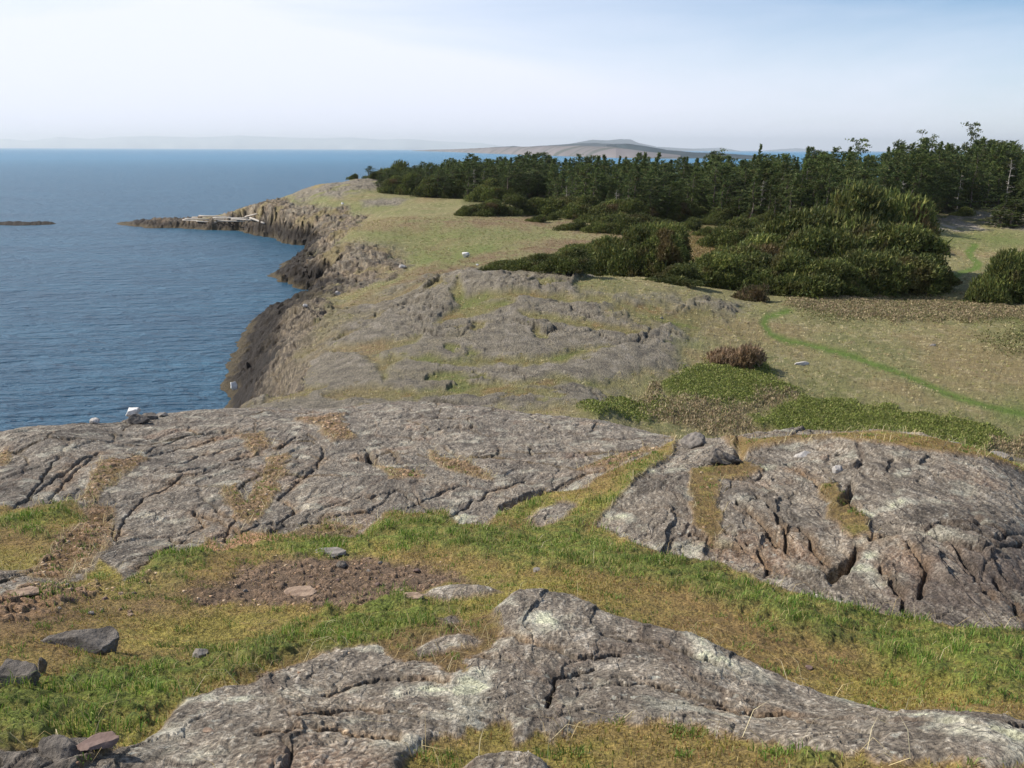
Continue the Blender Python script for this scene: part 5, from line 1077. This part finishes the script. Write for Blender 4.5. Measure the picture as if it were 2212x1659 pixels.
boulder(325, 904, 36, 17, DARKR, 'dark low boulder right of the white-topped boulder on the left crest', 3, rmin=15)
boulder(348, 900, 28, 12, GREYR, 'small grey stone at the right end of the dark boulders on the left crest', 4, rmin=15)
boulder(204, 916, 26, 16, PALER, 'small pale grey boulder on the skyline of the left dome, leftmost of all', 5, rmin=15)
boulder(507, 842, 20, 22, WHITE, 'rounded white boulder beside the foot of the black sea cliff', 106, rmin=30, sink=.1)
boulder(455, 860, 34, 10, DARKR, 'low dark rock on the slope left below the white shore boulder', 7, rmin=30)
boulder(1006, 556, 18, 14, WHITE, 'white boulder lying in the green swale left of the clumps', 8, rmin=60, sink=.1)
boulder(1031, 534+40, 7, 4, WHITE, 'tiny white stone right below the boulder in the green swale', 9, rmin=60, sink=.1, cat='stone', name='stone')
boulder(1732, 789, 36, 10, PALER, 'flat pale rock lying alone in the dry meadow below the footpath', 10, rmin=40, dep=.5, rz=.4)
boulder(2015, 747, 14, 7, GREYR, 'small grey rock alone in the middle of the right meadow', 11, rmin=40)
boulder(1653, 652, 12, 8, WHITE, 'small pale rock beside the start of the footpath left of its bend', 12, rmin=40)
boulder(730, 636, 16, 10, PALER, 'pale boulder at the water edge of the narrow inner cove', 13, rmin=60)
boulder(660, 662, 12, 8, PALER, 'pale boulder near the top of the shore slope beside the water', 14, rmin=60)
boulder(740, 441, 7, 4, WHITE, 'tiny white stone on the grass rim of the far bluff', 15, rmin=150, cat='stone', name='stone', sink=.1)
boulder(870, 577, 22, 8, PALER, 'pale ledge boulder above the brown bluff of the cove', 16, rmin=60, dep=.6)
boulder(1430, 689, 10, 6, GREYR, 'small grey rock on the pale grass right of the knoll', 17, rmin=40)
boulder(2155, 990, 60, 18, GREYR, 'rounded rock just beyond the crest of the right dome at the right edge', 171, rmin=16, sink=.2)
# near stones
boulder(182, 1402, 165, 74, DARKR, 'dark flat-topped rock block in the turf at the lower left', 18, rmin=2, cat='rock', name='rock_block', dep=.55, rz=.25, cuts=12, top=.62, sink=.45)
boulder(36, 1475, 120, 75, DARKR, 'dark jagged rock at the left edge below the flat-topped block', 19, rmin=2, cat='rock', name='rock_block', dep=.7, rz=-.3, cuts=12, sink=.5)
boulder(92, 1452, 22, 34, DARKR, 'small upright dark splinter between the two dark rock blocks', 20, rmin=2, cat='rock', name='rock_block', dep=.6, sink=.2)
boulder(212, 1612, 80, 26, REDR, 'flat reddish flagstone lying on the crumbling ledge at the lower left', 21, rmin=2, cat='stone', name='flat_stone', dep=.8, top=.35, sink=.1, rz=.2)
boulder(130, 1640, 120, 60, DARKR, 'dark pointed rock beside the reddish flagstone in the lower left corner', 22, rmin=2, cat='rock', name='rock_block', dep=.6, sink=.4, cuts=12)
boulder(718, 1197, 84, 16, GREYR, 'flat grey rock slab half hidden in green grass above the bare soil', 23, rmin=4, cat='rock', name='flat_stone', top=.5)
boulder(432, 1418, 34, 26, GREYR, 'small round grey stone in the grass left of the front slab', 24, rmin=2, cat='stone', name='stone')
boulder(740, 1090+134, 26, 16, DARKR, 'small dark stone standing at the upper edge of the bare soil', 25, rmin=4, cat='stone', name='stone')
boulder(655, 1284, 84, 18, TANR, 'low tan rock surfacing in the bare soil, left one of two', 26, rmin=3, cat='rock', name='flat_stone', top=.4, sink=.4)
boulder(890, 1287-130, 5, 3, TANR, 'tiny tan pebble in the grass above the bare soil', 261, rmin=3, cat='stone', name='stone')
boulder(895, 1290, 60, 14, TANR, 'low tan rock surfacing at the lower rim of the bare soil, right one of two', 27, rmin=3, cat='rock', name='flat_stone', top=.4, sink=.4)
boulder(1160, 1234, 26, 10, GREYR, 'small pointed stone in the turf right of the bare soil', 28, rmin=3, cat='stone', name='stone')
boulder(2247-500, 1445, 20, 8, REDR, 'small reddish stone alone in the turf right of the front slab', 29, rmin=3, cat='stone', name='stone')
boulder(450, 1600-20, 26, 9, TANR, 'flat tan chip at the left tip of the front slab', 30, rmin=2, cat='stone', name='flat_stone', top=.4)
boulder(1552, 1000, 92, 52, DARKR, 'rounded rock coloured dark for the shade in the gap between the two domes', 31, rmin=6, dep=.7, cuts=11, rough_=.35, sink=.42)  # shaded face at the dome edge, its shade put into a dark rock colour
boulder(1500, 965, 60, 44, GREYR, 'grey broken rock left of the rounded shade-coloured rock between the domes', 32, rmin=6, dep=.7, cuts=8, rough_=.2, sink=.35)
boulder(1735, 985, 44, 14, PALER, 'whitish quartz-veined lump set in the top of the right dome', 33, rmin=6, cat='rock', sink=.45)
boulder(1810, 1020, 24, 18, PALER, 'small white block at the head of the cleft in the right dome', 34, rmin=6, cat='rock', sink=.3)
boulder(50, 1282, 60, 14, TANR, 'flat tan slab on the stony soil at the left edge', 35, rmin=3, cat='stone', name='flat_stone', top=.4)
rg = np.random.default_rng(5)
for i in range(26):                                             # loose stones on the bare soil
    x, y = (rg.uniform(490, 960), rg.uniform(1218, 1290)) if i < 14 else (rg.uniform(20, 300), rg.uniform(1260, 1330))
    boulder(x, y, rg.uniform(8, 18), rg.uniform(5, 8), [TANR, REDR, GREYR, TANR][i % 4], 'loose angular stone on the bare reddish soil of the hollow' if i < 14 else 'loose angular stone on the stony soil at the left edge', 40+i, cat='stone', name='stone', rmin=3, cuts=10, rz=rg.random()*3, group='loose stones on the bare soil' if i < 14 else 'loose stones at the left edge')
# driftwood
def log_(x0, y0, x1, y1, rad, mat, label, group=None, rmin=150, lift=.35):
    a = at(x0, y0, rmin); b_ = at(x1, y1, rmin); pts = [a.lerp(b_, t)+Vector((0, .1*math.sin(t*5), lift)) for t in np.linspace(0, 1, 7)]
    c0 = a.copy(); V_, F_ = tube([np.array(p-c0) for p in pts], [rad, rad*1.05, rad, rad*.95, rad*.85, rad*.8, rad*.7], 8); n_ = len(V_)
    caps = [np.array([list(range(8))[::-1]]), np.array([list(range(n_-8, n_))])]
    o = add('driftwood_log', mesh_np('driftwood_log', V_, [F_]+caps), mat); o.location = c0; return tag(o, label, 'driftwood', group)
log_(541, 478, 572, 490, .32, SILVER, 'long pale driftwood log leaning on the dark rocks of the bluff', lift=.9)
for i, (x0, y0, x1, y1) in enumerate([(415,473,470,474),(400,476,452,478),(430,470,500,472),(445,478,520,478),(460,474,540,475),(470,481,530,482),(395,479,430,481),(500,477,548,479),(425,482,468,484),(530,472,556,466)]):
    log_(x0, y0, x1, y1, rg.uniform(.16, .28), SILVER if i % 3 else BLACKW, 'bleached driftwood log on the low spit, %s of the pile from the left' % NAMES[sorted(range(10), key=lambda k_: [415,400,430,445,460,470,395,500,425,530][k_]).index(i)], 'driftwood piled on the spit', lift=.5)
tag(boulder(392, 498, 16, 4, DARKR, 'tiny dark rock awash in the cove before the spit', 90, rmin=150), kind=None)
